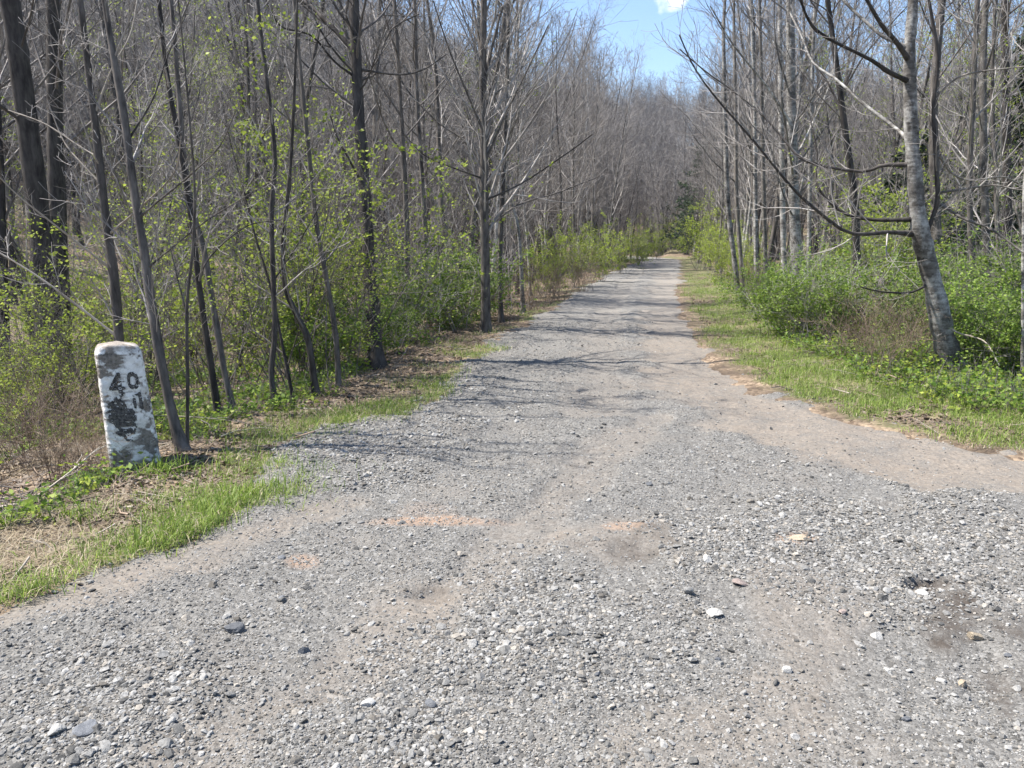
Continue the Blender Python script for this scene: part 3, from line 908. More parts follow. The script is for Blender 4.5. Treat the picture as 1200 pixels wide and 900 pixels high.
traced('dark_tree', 'dark twisting trunk between the pale trunk and the leaning tree', [(1004, 300), (1001, 230), (992, 165), (983, 95), (974, 30), (970, 0)], 14.5, [11, 10, 9, 8, 7, 7], M_DARK, M_TWIGD, 5, [([(990, 140), (965, 100), (950, 60), (940, 0)], 4, 2, 0.8), ([(985, 110), (1000, 70), (1005, 20)], 4, 2, 0.8)], dict(CR, n1=18), 4)
traced('slender_tree', 'thin grey trunk in the green brush nearest behind the leaning tree', [(1140, 372), (1139, 300), (1136, 220), (1140, 120), (1146, 0)], 12.5, [9, 8, 8, 7, 6], M_BARK, M_TWIG, 5, [], dict(CR, n1=20), 5)
traced('slender_tree', 'grey trunk with a lit edge standing in the green brush', [(1158, 356), (1156, 290), (1153, 200), (1152, 90), (1155, 0)], 13.5, [12, 11, 10, 9, 8], M_MID, M_TWIG, 5, [], dict(CR, n1=22), 6)
traced('slender_tree', 'whitish thin stem at the far edge of the verge', [(1199, 410), (1199, 340), (1200, 250), (1204, 120), (1206, 0)], 8.5, [6, 5, 5, 4, 4], M_PALE, M_TWIG, 4, [], dict(CR, n1=14), 7)
traced('slender_tree', 'dark trunk behind the fork of the leaning tree', [(1098, 330), (1096, 230), (1094, 130), (1100, 40), (1104, 0)], 15.5, [15, 13, 12, 11, 10], M_BARK, M_TWIGD, 5, [], dict(CR, n1=20), 8)
traced('slender_tree', 'straight dark trunk deep in the woods beyond the green brush', [(1180, 330), (1180, 200), (1178, 90), (1178, 0)], 18, [13, 12, 11, 10], M_DARK, M_TWIGD, 6, [], dict(CR, n1=20), 9)
for i, (px_, w_, Y_, lab) in enumerate([
    ([(860, 300), (853, 240), (850, 150), (848, 40)], 7, 24, 'thin bent trunk in the clump at the road bend, nearest the road'),
    ([(868, 302), (863, 230), (862, 130), (860, 20)], 6, 25, 'pale thin stem second from the road in the clump at the bend'),
    ([(886, 300), (885, 220), (884, 110), (880, 0)], 6, 23, 'thin grey stem third from the road in the clump at the bend'),
    ([(897, 306), (895, 230), (893, 120), (890, 0)], 6, 22, 'thin dark stem fourth from the road in the clump at the bend'),
    ([(948, 300), (949, 220), (951, 120), (955, 0)], 6, 21, 'thin pale stem just right of the straight pale trunk')]):
    traced('slender_tree', lab, px_, Y_, [w_, w_, w_ - 1, w_ - 2], (M_PALE, M_MID)[i % 2], M_TWIG, 4, [], dict(CR, n1=20, t0=0.3), 20 + i)
# left side
traced('dark_tree', 'thick dark trunk with ragged bark at the woods edge, outermost of a pair', [(58, 395), (52, 320), (44, 240), (34, 160), (22, 70), (10, -5)], 10.5, [36, 32, 29, 28, 27, 26], M_DARK, M_TWIGD, 7, [([(40, 205), (20, 180), (-10, 150)], 5, 3, 0.4)], dict(CR, n1=16, t0=0.4), 30)
traced('dark_tree', 'straight dark trunk close beside the thicker ragged one', [(72, 390), (69, 300), (66, 200), (64, 100), (62, -5)], 11.5, [26, 24, 22, 21, 19], M_BARK, M_TWIGD, 7, [], dict(CR, n1=16, t0=0.4), 31)
traced('sapling', 'grey sapling rising straight behind the milestone', [(147, 520), (141, 420), (134, 330), (122, 240), (112, 150), (102, 70), (94, 0)], 6.6, [14, 13, 13, 12, 10, 9, 8], M_BARK, M_TWIG, 3, [
    ([(130, 315), (95, 290), (60, 262), (20, 225), (-20, 190)], 4, 2, -0.5), ([(138, 395), (100, 360), (50, 325), (0, 295), (-40, 270)], 4, 1.8, -0.4),
    ([(118, 215), (92, 190), (70, 160), (58, 120)], 3.5, 2, 0.3), ([(127, 275), (165, 240), (200, 205), (215, 160)], 3.5, 2, -0.5), ([(116, 185), (90, 165), (50, 145), (10, 130)], 3, 1.6, 0.3), ([(112, 130), (130, 80), (150, 40), (165, 0)], 3.5, 2, 0.2)], dict(CR, n1=14, t0=0.2, len1=0.16), 32, limb_m=M_DRY)
traced('sapling', 'grey sapling beside the milestone leaning away from the road', [(216, 532), (203, 490), (190, 430), (178, 360), (168, 290), (155, 210), (146, 140), (132, 60), (122, 0)], 6.0, [15, 14, 13, 13, 12, 11, 10, 9, 8], M_BARK, M_TWIG, 3, [
    ([(163, 255), (190, 232), (225, 205), (260, 170), (275, 130)], 3.5, 1.8, -0.4), ([(172, 315), (205, 290), (240, 262), (300, 225), (330, 205)], 3, 1.6, -0.3), ([(150, 165), (180, 120), (200, 70), (215, 20)], 3.5, 2, 0.3), ([(142, 110), (120, 80), (90, 40), (70, 0)], 3, 1.6, 0.3)], dict(CR, n1=14, t0=0.22, len1=0.16), 33)
traced('sapling', 'very thin upright stem right beside the leaning sapling', [(219, 530), (220, 450), (219, 360), (226, 290), (228, 220), (222, 140)], 6.1, [5, 5, 4.5, 4, 3.5, 3], M_BARK, M_TWIG, 1.5, [([(219, 370), (205, 330), (207, 280)], 3, 1.5, 0.1)], dict(CR, n1=8, t0=0.4, len1=0.14, n3=2), 34)
traced('sapling', 'thin curved stem outermost of the clump behind the milestone grass', [(258, 500), (246, 420), (234, 340), (226, 270), (214, 190), (196, 90), (186, 0)], 7.4, [9, 9, 8, 8, 7, 7, 6], M_DARK, M_TWIG, 3, [([(232, 330), (250, 300), (290, 270), (330, 250)], 3, 1.5, 0.3)], dict(CR, n1=14, t0=0.3, len1=0.16), 35)
traced('sapling', 'bent stem leaning through the middle of the clump behind the grass', [(276, 494), (262, 430), (250, 360), (238, 290), (222, 230), (212, 140), (204, 40), (200, 0)], 7.7, [9, 9, 9, 8, 8, 7, 6, 6], M_BARK, M_TWIG, 3, [], dict(CR, n1=14, t0=0.3, len1=0.16), 36)
traced('sapling', 'dark slim stem with a kink near the grassy bank', [(326, 490), (318, 440), (322, 390), (320, 320), (318, 250), (322, 180), (312, 90), (302, 0)], 7.9, [9, 8, 8, 7, 7, 6, 6, 5], M_DARK, M_TWIG, 3, [([(320, 330), (350, 290), (380, 240)], 3, 1.5, 0.3)], dict(CR, n1=14, t0=0.3, len1=0.16), 37)
traced('sapling', 'low leaning stem beside the kinked slim stem', [(347, 486), (338, 440), (330, 400), (318, 340), (300, 280)], 8.1, [5, 5, 4, 4, 3], M_DARK, M_TWIG, 1.5, [], dict(CR, n1=10, t0=0.3, len1=0.2, n3=2), 38)
traced('sapling', 'stout bending stem in the leafy bushes near the gravel', [(371, 470), (366, 430), (360, 395), (346, 365), (334, 335), (332, 280), (340, 200)], 8.6, [10, 10, 9, 8, 7, 6, 5], M_BARK, M_TWIG, 3, [], dict(CR, n1=14, t0=0.3, len1=0.2), 39, leaf=500, leaf_m=M_YLEAF)
traced('sapling', 'slim stem among the leafy bushes closest to the big black trunk', [(397, 460), (394, 400), (385, 340), (372, 270), (362, 180), (352, 80), (345, 0)], 9.0, [8, 8, 7, 7, 6, 5, 5], M_BARK, M_TWIG, 3, [], dict(CR, n1=14, t0=0.3, len1=0.18), 40, leaf=300, leaf_m=M_YLEAF)
traced('dark_tree', 'tall black trunk with forking limbs at the edge of the road', [(441, 432), (437, 370), (432, 300), (427, 220), (421, 140), (417, 60), (415, -5)], hit(441, 432)[1], [24, 21, 18, 17, 16, 15, 14], M_DARK, M_TWIGD, 7, [
    ([(417, 62), (402, 38), (388, 22), (362, 3), (340, -15)], 9, 6, 0.4), ([(419, 92), (395, 72), (360, 48), (336, 28), (310, 0)], 4, 2.5, -0.6), ([(418, 45), (409, 22), (407, -10)], 5, 4, 0.3),
    ([(421, 95), (440, 85), (450, 60), (465, 32), (490, 18)], 3, 2, 0.6), ([(424, 82), (470, 84), (500, 82), (530, 66)], 3.5, 2, 0.6), ([(424, 215), (410, 185), (396, 160), (388, 135)], 4, 2, -0.4)], dict(CR, n1=26, n2=7, n3=4, t0=0.5, len1=0.22), 41)
traced('spreading_tree', 'grey tree with many rising branches like a fan at the gravel edge', [(569, 389), (569, 330), (568, 260), (567, 180), (566, 90), (567, 0)], hit(569, 389)[1], [14, 13, 12, 11, 10, 9], M_BARK, M_TWIG, 5, [
    ([(567, 200), (545, 170), (515, 145), (480, 110), (455, 60)], 4, 2, 0.8), ([(567, 155), (552, 110), (530, 60), (512, 0)], 4, 2, -0.8), ([(568, 190), (590, 140), (615, 90), (640, 30)], 4, 2, -0.6), ([(568, 130), (585, 80), (600, 30), (612, -20)], 4, 2, 0.8),
    ([(568, 270), (600, 245), (650, 222), (700, 205)], 3.5, 1.8, 0.8), ([(567, 100), (577, 50), (600, 10), (615, -20)], 5, 3, 0.4), ([(568, 235), (610, 210), (660, 185), (695, 160)], 3.5, 1.8, -0.6), ([(566, 80), (558, 40), (553, -10)], 5, 4, 0.4), ([(568, 210), (540, 200), (500, 178), (470, 165)], 3, 1.6, -0.8)], dict(CR, n1=44, n3=4, t0=0.3, len1=0.25, ang1=(25, 45)), 42)
traced('dark_tree', 'dark trunk just behind the tall black one in the green brush', [(478, 352), (477, 290), (474, 200), (468, 100), (462, 0)], 15.0, [9, 8, 7, 6, 6], M_BARK, M_TWIGD, 6, [([(476, 260), (455, 230), (430, 215)], 4, 2, 0.6)], dict(CR, n1=20), 43)
traced('dark_tree', 'slim dark trunk right behind the green brush near the fan shaped tree', [(501, 335), (498, 270), (494, 200), (488, 100), (486, 0)], 17.0, [7, 7, 6, 6, 5], M_BARK, M_TWIGD, 6, [], dict(CR, n1=20), 44)
traced('slender_tree', 'grey slim trunk close behind the fan shaped tree', [(587, 372), (586, 300), (590, 200), (594, 90), (596, 0)], 16.5, [8, 7, 7, 6, 5], M_BARK, M_TWIG, 5, [], dict(CR, n1=22), 45)
traced('slender_tree', 'whitish broken stem among the dry canes on the road bank', [(612, 345), (610, 300), (606, 262), (598, 235)], 18.5, [6, 5, 5, 4], M_PALE, M_TWIG, 0.5, [], None, 46)

# ---- kinds of trees that repeat in the woods
protos = []
for i in range(7):
    protos.append(tree_proto(200 + i, 13 + (i * 1.7) % 5, 0.062 + 0.011 * (i % 4), (M_BARK, M_DARK, M_BARK, M_MID, M_BARK, M_DARK, M_MID)[i], (M_TWIG, M_TWIGD)[i % 3 == 1], stems=(1, 1, 2, 1, 3, 1, 1)[i], tj=(0.03, 0.05, 0.04, 0.03, 0.045, 0.06, 0.025)[i], n1=(36, 40, 24, 42, 17, 36, 40)[i], n2=8, n3=4, t0=0.14 + 0.06 * (i % 4), len1=(0.27, 0.24, 0.26, 0.3, 0.26, 0.24, 0.28)[i], ang1=(28, 52), up1=0.08, rmin=0.0032))
for i in range(3):
    protos.append(tree_proto(230 + i, 8 + i, 0.04 + 0.006 * i, M_BARK, M_TWIG, n1=26, n2=7, n3=3, t0=0.15, len1=0.26, ang1=(25, 48), rmin=0.003, lean=0.08, tj=0.05))
for i in range(3):
    protos.append(tree_proto(240 + i, 6.5 + i * 1.5, 0.035 + 0.006 * i, M_BARK, M_TWIG, leaf=1700, leaf_m=M_YLEAF, n1=26, n2=7, n3=3, t0=0.12, len1=0.30, ang1=(28, 55), rmin=0.003, lean=0.07, tj=0.05))
pale = [tree_proto(250 + i, 12 + i, 0.06 + 0.01 * i, M_PALE, M_TWIG, n1=32, n2=7, n3=4, t0=0.2, len1=0.24, ang1=(30, 52), rmin=0.003) for i in range(2)]
taken = [np.array(o.location[:2]) for o in sc.objects if o.get('category') == 'tree']
def place_many(n, region, mind, rr):
    out = []
    tries = 0
    while len(out) < n and tries < n * 60:
        tries += 1
        p = region(rr)
        if p is None: continue
        if all(np.hypot(*(p - q)) > mind for q in out + taken): out.append(p)
    return out
def cone(rr, y0, y1, a0, a1, side, dmin, dmax):
    y = math.sqrt(rr.uniform(y0**2, y1**2)); a = rr.uniform(a0, a1)
    p = np.array([y * a, y])
    sd = float(sdist(p[0:1], p[1:2])[0])
    if lateral(*p) * side < 0 or sd < dmin or sd > dmax: return None
    return p
rr = np.random.default_rng(5)
ROOTS = {}
def plant(p, k, name, label, group, pr=None, s=None):
    pr = pr or protos[k]
    s = s or rr.uniform(0.85, 1.2)
    qx = 600 + F * p[0] / p[1]                 # the woods open towards the road's end: lower trees there
    if 620 < qx < 860 and p[1] > 12:
        _, ry_, rz_ = ray(qx, max((qx - 640) * 0.63, 0) if qx < 790 else max((850 - qx) * 1.6, 0))
        s = min(s, max(0.35, (CAMZ + p[1] * rz_ / ry_ - H1(*p)) / (pr.h * 1.08)))
    key = (id(pr), name)
    loc = (p[0], p[1], H1(p[0], p[1]) - 0.03)
    if key not in ROOTS:
        ROOTS[key] = make_tree(pr, name, label, loc, rr.uniform(0, 6.28), s, group)
    else:
        dup(ROOTS[key], loc, rr.uniform(0, 6.28), (s, s, s * rr.uniform(0.92, 1.1)), label, group)
big_k, thin_k, leafy_k = list(range(7)), [7, 8, 9], [10, 11, 12]
for p in place_many(36, lambda q: cone(q, 17, 78, -0.1, 0.35, -1, 0.9, 3.6), 1.1, rr):
    plant(p, 0, 'bare_tree', 'bare grey tree in the row along the road on the milestone side', 'bare trees lining the road on the milestone side', pr=pale[rr.integers(2)] if rr.random() < 0.35 else protos[rr.choice(big_k + thin_k * 2)])
for p in place_many(150, lambda q: cone(q, 11, 62, -0.85, 0.25, -1, 2.4, 60), 1.5, rr):
    k = rr.choice(big_k + thin_k * 3)
    plant(p, k, 'bare_tree', 'bare leafless tree crowded in the woods behind the milestone', 'bare trees in the woods behind the milestone')
for p in place_many(10, lambda q: cone(q, 9, 26, -0.62, 0.1, -1, 1.6, 14), 1.4, rr):
    plant(p, rr.choice(leafy_k), 'budding_tree', 'slim young tree with scattered yellow green leaves in the woods behind the milestone', 'budding young trees in the woods behind the milestone')
for p in place_many(30, lambda q: cone(q, 20, 80, 0.1, 0.45, 1, 1.2, 4.0), 1.2, rr):
    plant(p, 0, 'bare_tree', 'pale stemmed bare tree in the row along the road past the leaning tree', 'pale trees lining the road past the leaning tree', pr=pale[rr.integers(2)] if rr.random() < 0.6 else protos[rr.choice(big_k)])
for p in place_many(85, lambda q: cone(q, 12, 60, 0.15, 0.9, 1, 3.6, 60), 1.6, rr):
    plant(p, rr.choice(big_k + thin_k * 3), 'bare_tree', 'bare leafless tree in the woods behind the leaning tree', 'bare trees in the woods behind the leaning tree')
for p in place_many(9, lambda q: cone(q, 12, 26, 0.3, 0.75, 1, 2.8, 14), 1.6, rr):
    plant(p, rr.choice(leafy_k), 'budding_tree', 'slim young tree with fresh leaves in the woods behind the leaning tree', 'budding young trees behind the leaning tree')

# ---- a few dark evergreens
def conifer(seed, h):
    r = np.random.default_rng(seed)
    P, R = trunk_line(r, h, 0.12, lean=0.01, jit=0.01)
    a = Acc(); a.tubes(P, R, 8)
    tm = a.mesh('trunk', [M_BARK])
    B1, R1 = spawn(P, R, 70, 0.12, 0.98, (75, 100), 0.26, 6, r, 0.01, 0.05, 0.4, 0.01, 0.3, 0.003, lambda t: 1.15 - 1.0 * t)
    B2, R2 = spawn(B1, R1, 9, 0.15, 0.98, (35, 60), 0.3, 4, r, -0.03, 0.05, 0.6, 0.01, 0.4, 0.003)
    a = Acc(); a.tubes(B1, R1, 4, 0)
    n = 16000
    i = r.integers(0, len(B2), n); q = r.random(n) * 2.99; k = q.astype(int); fr = (q - k)[:, None]
    p = B2[i, k] * (1 - fr) + B2[i, k + 1] * fr
    a.add(*leaf_quads(p, 0.13, r, 0.4), 1)
    return tm, a.mesh('crown', [M_BARK, M_NEEDLE], False)
con = [conifer(300, 9.0), conifer(301, 7.0)]
for i, (px_, Y_, s_, lab) in enumerate([(1190, 24, 1.0, 'dark evergreen showing behind the trunks at the far edge of the woods'), (1045, 21, 0.62, 'small green evergreen framed between the dark trunk and the leaning tree'), (812, 78, 1.25, 'dark evergreen closing the end of the road'), (1140, 30, 0.9, 'dark evergreen standing deep behind the two thin trunks in the brush'), (803, 92, 0.8, 'shadowy evergreen beyond the bend at the road end')]):
    x_ = (px_ - 600) / F * Y_
    e = thing('evergreen_tree', lab, 'tree', (x_, Y_, H1(x_, Y_)), i * 1.1)
    e.scale = (s_, s_, s_)
    obj('trunk', con[i % 2][0], e); obj('crown', con[i % 2][1], e)

# ---- the far woods on the hills: one mass
def far_mesh(seed, h, bm_, tm_):
    r = np.random.default_rng(seed)
    P, R = trunk_line(r, h, 0.12, k=9)
    a = Acc(); a.tubes(P, R, 5, 0)
    crown_levels(a, P, R, r, n1=30, n2=7, n3=3, t0=0.2, len1=0.30, ang1=(28, 52), sides=(3, 3, 3), rmin=0.0085, m=1)
    return a.mesh('far_tree', [bm_, tm_])
fm = [far_mesh(400 + i, 12 + i, (M_BARK, M_MID, M_DARK, M_PALE)[i], (M_TWIG, M_TWIGD, M_TWIG, M_TWIG)[i]) for i in range(4)]
N = 30000
fy = np.sqrt(rng.uniform(40**2, 240**2, N)); fa = rng.uniform(-0.95, 0.95, N)
fx = fy * fa
fsd = sdist(fx, fy); flat_ = lateral(fx, fy); fal = along(fx, fy)
okf = (fsd > 2.5) & ((fy > 52) | (np.abs(fsd) > 50)) & (rng.random(N) < np.where(flat_ < 0, 0.30, np.where(fy < 130, 0.17, 0.12)) * np.where(fy > 150, 0.6, 1.0))
fx, fy = fx[okf], fy[okf]
fz = H(fx, fy)
nf = len(fx)
print('far trees', nf)
fs = rng.uniform(0.8, 1.25, nf)
scatter('far_woods', 'leafless grey woods covering the hillsides beyond the road', 'woods', np.stack([fx, fy, fz - 0.1], -1), np.stack([0 * fx, 0 * fx, rng.random(nf) * 6.28], -1), fs, fm)

# ------------------------------------------------------------------ shrubs and brambles
def stems(r, n, h, spread, up, k=7, rad=0.009, arch=0.0):
    az = r.random(n) * 6.28
    el = r.uniform(0.15, spread, n)
    d = np.stack([np.cos(az) * np.sin(el), np.sin(az) * np.sin(el), np.cos(el)], -1)
    p = np.stack([r.normal(size=n) * 0.12 * h, r.normal(size=n) * 0.12 * h, np.full(n, -0.06)], -1)
    L = h * r.uniform(0.6, 1.15, n)
    pts = [p]
    for i in range(k - 1):
        d = unit(d + np.array([0, 0, up - arch * i]) + r.normal(size=d.shape) * 0.09)
        pts.append(pts[-1] + d * (L / (k - 1))[:, None])
    return np.stack(pts, 1), np.repeat(np.linspace(1, 0.35, k)[None], n, 0) * rad * r.uniform(0.6, 1.3, (n, 1))
def shrub_proto(seed, h, n, leaf, size, leaf_m, stem_m=M_TWIG, spread=0.7, up=0.06, arch=0.0, n2=7, n3=4, rad=0.009, spreadL=0.035):
    r = np.random.default_rng(seed)
    P, R = stems(r, n, h, spread, up, rad=rad, arch=arch)
    a = Acc(); a.tubes(P, R, 5)
    B1, R1 = spawn(P, R, n2, 0.2, 0.98, (25, 60), 0.38, 5, r, 0.05, 0.13, 0.7, 0.008, 0.4, 0.002)
    a.tubes(B1, R1, 4)
    B = B1
    if n3:
        B, R2 = spawn(B1, R1, n3, 0.2, 0.98, (25, 60), 0.45, 4, r, 0.05, 0.14, 0.8, 0.008, 0.5, 0.0016)
        a.tubes(B, R2, 3)
    p = Proto()
    p.stems = a.mesh('stems', [stem_m])
    p.leaves = mesh_np('leaves', *leaves_on(B, leaf, size, r, spreadL, 0.1), [leaf_m]) if leaf else None
    return p
def shrub(p, name, label, x, y, s=1.0, group=None, cat='shrub', sz=None):
    t = thing(name, label, cat, (x, y, H1(x, y)), (x * 7 + y * 3) % 6.28, group)
    t.scale = (s, s, sz or s)
    obj('stems', p.stems, t)
    if p.leaves: obj('leaves', p.leaves, t)
    return t
S_YEL = [shrub_proto(500 + i, 2.4, 9, 2000, 0.046, M_YLEAF, M_TWIGD, 0.6, n2=9) for i in range(3)]
S_GRN = [shrub_proto(510 + i, 1.15, 22, 6000, 0.044, M_GLEAF, M_TWIG, 0.95, n2=8, n3=4, rad=0.006) for i in range(3)]
S_BRI = [shrub_proto(520 + i, 1.7, 18, 6000, 0.045, M_YLEAF, M_TWIG, 0.8, n2=8, n3=3, rad=0.007) for i in range(2)]
S_BRA = [shrub_proto(530 + i, 1.15, 30, 0, 0.03, None, M_CANE, 1.0, up=0.10, arch=0.055, n2=5, n3=2, rad=0.004) for i in range(3)]
def sh(protos_, i, px_, Y_, s, name, label, group=None, cat='shrub', sz=None):
    return shrub(protos_[i % len(protos_)], name, label, (px_ - 600) / F * Y_, Y_, s, group, cat, sz)
S_TWG = [shrub_proto(540 + i, 3.6 + 0.7 * i, 7, 0, 0.03, None, M_TWIG, 0.5, up=0.05, n2=11, n3=5, rad=0.012) for i in range(3)]
for i, (px_, Y_, s, lab) in enumerate([(20, 8.4, 0.6, 'leafless twiggy shrub in the brush, outermost beyond the milestone'), (235, 9.6, 0.6, 'leafless twiggy shrub behind the stem clump in the grass'), (520, 14.5, 0.7, 'leafless twiggy shrub between the black trunk and the fan shaped tree'), (610, 19.0, 0.9, 'leafless twiggy shrub among the tan dead canes on the bank')]):
    sh(S_TWG, i, px_, Y_, s, 'twiggy_shrub', lab)
for i, (px_, Y_, s, lab) in enumerate([(985, 12.8, 0.5, 'leafless twiggy shrub behind the overhanging green bush'), (1195, 11.0, 0.6, 'leafless twiggy shrub at the outer edge of the green brush')]):
    sh(S_TWG, i + 1, px_, Y_, s, 'twiggy_shrub', lab)
# left woods edge
for i, (px_, Y_, s, lab) in enumerate([
    (300, 9.6, 1.05, 'yellow green leafy shrub behind the kinked slim stem'), (345, 9.2, 0.85, 'yellow green shrub rooted beside the stout bending stem'), (390, 10.6, 1.15, 'tall yellow green shrub just left of the tall black trunk'),
    (255, 10.8, 1.0, 'yellow green shrub behind the stem clump by the milestone'), (420, 12.4, 1.0, 'leafy shrub half hidden behind the tall black trunk'), (60, 8.4, 0.62, 'small bright leaved shrub in the brush beyond the milestone'),
    (10, 7.2, 0.45, 'low bright leaved shrub at the outer edge of the brush by the milestone'), (110, 7.4, 0.75, 'thin shrub with bright leaf tips directly behind the milestone')]):
    sh(S_YEL, i, px_, Y_, s, 'leafy_shrub', lab)
for i in range(9):
    p = place_many(1, lambda q: cone(q, 10, 24, -0.62, 0.0, -1, 1.5, 16), 0.8, rr)
    if p: shrub(S_YEL[i % 3], 'leafy_shrub', 'yellow green understory shrub among the trunks behind the milestone', p[0][0], p[0][1], rr.uniform(0.7, 1.1), 'understory shrubs behind the milestone')
for i, (px_, Y_, s, lab) in enumerate([(470, 13.6, 1.15, 'fresh green bush just right of the tall black trunk'), (520, 15.5, 1.35, 'fresh green bush between the black trunk and the fan shaped tree'), (548, 17.2, 1.2, 'green bush close behind the fan shaped tree'), (430, 11.8, 0.8, 'low green bush at the foot of the tall black trunk'), (365, 10.4, 1.0, 'green bush low among the yellow green shrubs')]):
    sh(S_GRN, i, px_, Y_, s, 'green_bush', lab)
for i, (px_, Y_, s, lab) in enumerate([(20, 9.2, 0.75, 'dense leafy bush in the brush beyond the dry brambles'), (110, 11.6, 0.8, 'leafy bush low behind the two grey saplings')]):
    sh(S_BRI, i, px_, Y_, s, 'leafy_bush', lab)
# along the road on the left
for i, (px_, Y_, s, lab) in enumerate([(640, 24, 1.0, 'leafy bush on the bank where dry canes thin out'), (672, 29, 1.1, 'yellow green bush halfway along the road bank'), (698, 33, 1.15, 'rounded yellow green bush beside the road'), (725, 42, 1.1, 'green roadside bush second from the bend'), (748, 52, 1.15, 'green roadside bush nearest the bend'), (768, 80, 1.3, 'low green bush at the end of the road'), (748, 104, 2.0, 'tall green bush outermost across the road end'), (778, 100, 2.2, 'dark green bush straight across the road end'), (803, 96, 2.2, 'green bush across the road end beside the evergreens')]):
    sh(S_BRI, i, px_, Y_, s, 'roadside_bush', lab)
# right side
for i, (px_, Y_, s, lab) in enumerate([(822, 46, 1.9, 'bright green bush where the road disappears'), (838, 38, 1.2, 'bright green bush in front of the one where the road disappears'), (870, 27, 0.9, 'yellow green bush at the foot of the thin stem clump'), (850, 32, 0.9, 'low bright bush on the road corner'), (1040, 16, 1.35, 'yellow green bush behind the brown canes'), (1010, 18, 1.1, 'yellow green bush behind the dark twisting trunk')]):
    sh(S_BRI, i, px_, Y_, s, 'bright_bush', lab)
for i, (px_, Y_, s, lab) in enumerate([(930, 13.2, 0.95, 'dense dark green bush at the verge, nearest the road'), (965, 12.2, 0.95, 'dense green bush overhanging the grass verge'), (905, 15.5, 0.9, 'green bush behind the verge grass at the bend'), (985, 14.0, 1.1, 'green bush behind the overhanging one'), (1150, 9.6, 0.85, 'green bush right of the leaning tree foot'), (1185, 9.0, 0.8, 'green bush at the outer edge of the verge'), (1130, 11.5, 1.0, 'green bush behind the leaning trunk'), (1175, 12.0, 1.1, 'green bush around the grey trunk with a lit edge'), (1080, 13.0, 1.0, 'green bush seen just left of the leaning trunk')]):
    sh(S_GRN, i, px_, Y_, s, 'green_bush', lab)
for i in range(12):
    p = place_many(1, lambda q: cone(q, 11, 26, 0.22, 0.8, 1, 2.6, 16), 0.8, rr)
    if p: shrub(S_GRN[i % 3], 'green_bush', 'green understory bush among the trunks behind the leaning tree', p[0][0], p[0][1], rr.uniform(0.8, 1.2), 'understory bushes behind the leaning tree')
# brown canes
for i, (px_, Y_, s, lab) in enumerate([(1035, 9.4, 0.75, 'brown tangle of dead canes just left of the leaning tree'), (1005, 10.2, 0.8, 'brown dead canes beside the overhanging green bush'), (1070, 9.8, 0.8, 'dead canes touching the leaning trunk'), (40, 5.6, 0.6, 'dry bramble canes beside the milestone at the verge'), (90, 5.7, 0.5, 'dry bramble close against the milestone'), (-10, 6.2, 0.75, 'dry bramble outermost in the brush by the milestone'), (620, 19, 1.1, 'tan dead canes on the bank by the fan shaped tree'), (650, 22, 1.2, 'tan dead canes midway along the bank'), (590, 16.8, 0.8, 'tan dead canes right behind the fan shaped tree'), (680, 26, 1.2, 'tan dead canes on the bank farthest along the road'), (880, 22, 0.8, 'grey dead canes at the corner of the verge')]):
    sh(S_BRA, i, px_, Y_, s, 'bramble', lab, cat='bramble')
for i in range(16):
    p = place_many(1, lambda q: cone(q, 6.5, 22, -0.75, 0.1, -1, 1.2, 12), 0.7, rr)
    if p: shrub(S_BRA[i % 3], 'bramble', 'leafless bramble tangle on the slope behind the milestone', p[0][0], p[0][1], rr.uniform(0.7, 1.2), 'brambles on the slope behind the milestone', 'bramble')

# ------------------------------------------------------------------ grass, litter, low plants
def tuft(seed, n, h, w, mats, sp=0.05, dry=0.15, flat_lying=0.0):
    r = np.random.default_rng(seed)
    az = r.random(n) * 6.28
    b = np.stack([r.normal(size=n) * sp, r.normal(size=n) * sp, np.full(n, -0.01)], -1)
    ln = h * r.uniform(0.3, 1.15, n); tilt = r.uniform(0.1, 1.5, n) + flat_lying
    d = np.stack([np.cos(az), np.sin(az), 0 * az], -1); s_ = np.stack([-np.sin(az), np.cos(az), 0 * az], -1) * w
    m1 = b + d * (ln * 0.3 * tilt)[:, None] + np.array([0, 0, 1]) * (ln * np.clip(0.62 - 0.22 * tilt, 0.05, 1))[:, None]
    tip = b + d * (ln * 0.8 * tilt)[:, None] + np.array([0, 0, 1]) * (ln * np.clip(1 - 0.5 * tilt, 0.04, 1))[:, None]
    v = np.stack([b - s_, b + s_, m1 + s_ * 0.8, m1 - s_ * 0.8, tip + s_ * 0.1, tip - s_ * 0.1], 1).reshape(-1, 3)
    k = np.arange(n)[:, None] * 6
    f = np.concatenate([k + np.array([0, 1, 2, 3]), k + np.array([3, 2, 4, 5])])
    mi = (r.random(n) < dry).astype(int)
    return mesh_np('tuft', v, f, mats, False, np.concatenate([mi, mi]))
G = [tuft(600 + i, 22, 0.05 + 0.02 * i, 0.0019, [M_GRASS, M_STRAW], dry=(0.1, 0.2, 0.35, 0.15)[i]) for i in range(4)]
def pts_in(n, y0, y1, a0, a1, pw=1.0):
    y = y0 * (y1 / y0)**(rng.random(n)**pw); a = rng.uniform(a0, a1, n)
    return y * a, y
x_, y_ = pts_in(150000, 3.0, 40, -0.8, 0.8)
sd_ = sdist(x_, y_) + fbm(x_ * 0.9, y_ * 0.9, 4, 41) * 0.30 + fbm(x_ * 4, y_ * 4, 4, 45) * 0.15
kp = (rng.random(len(x_)) < grass_mask(x_, y_, sd_) * np.where(lateral(x_, y_) > 0, 0.8, 0.42)) & (sd_ > 0.0)
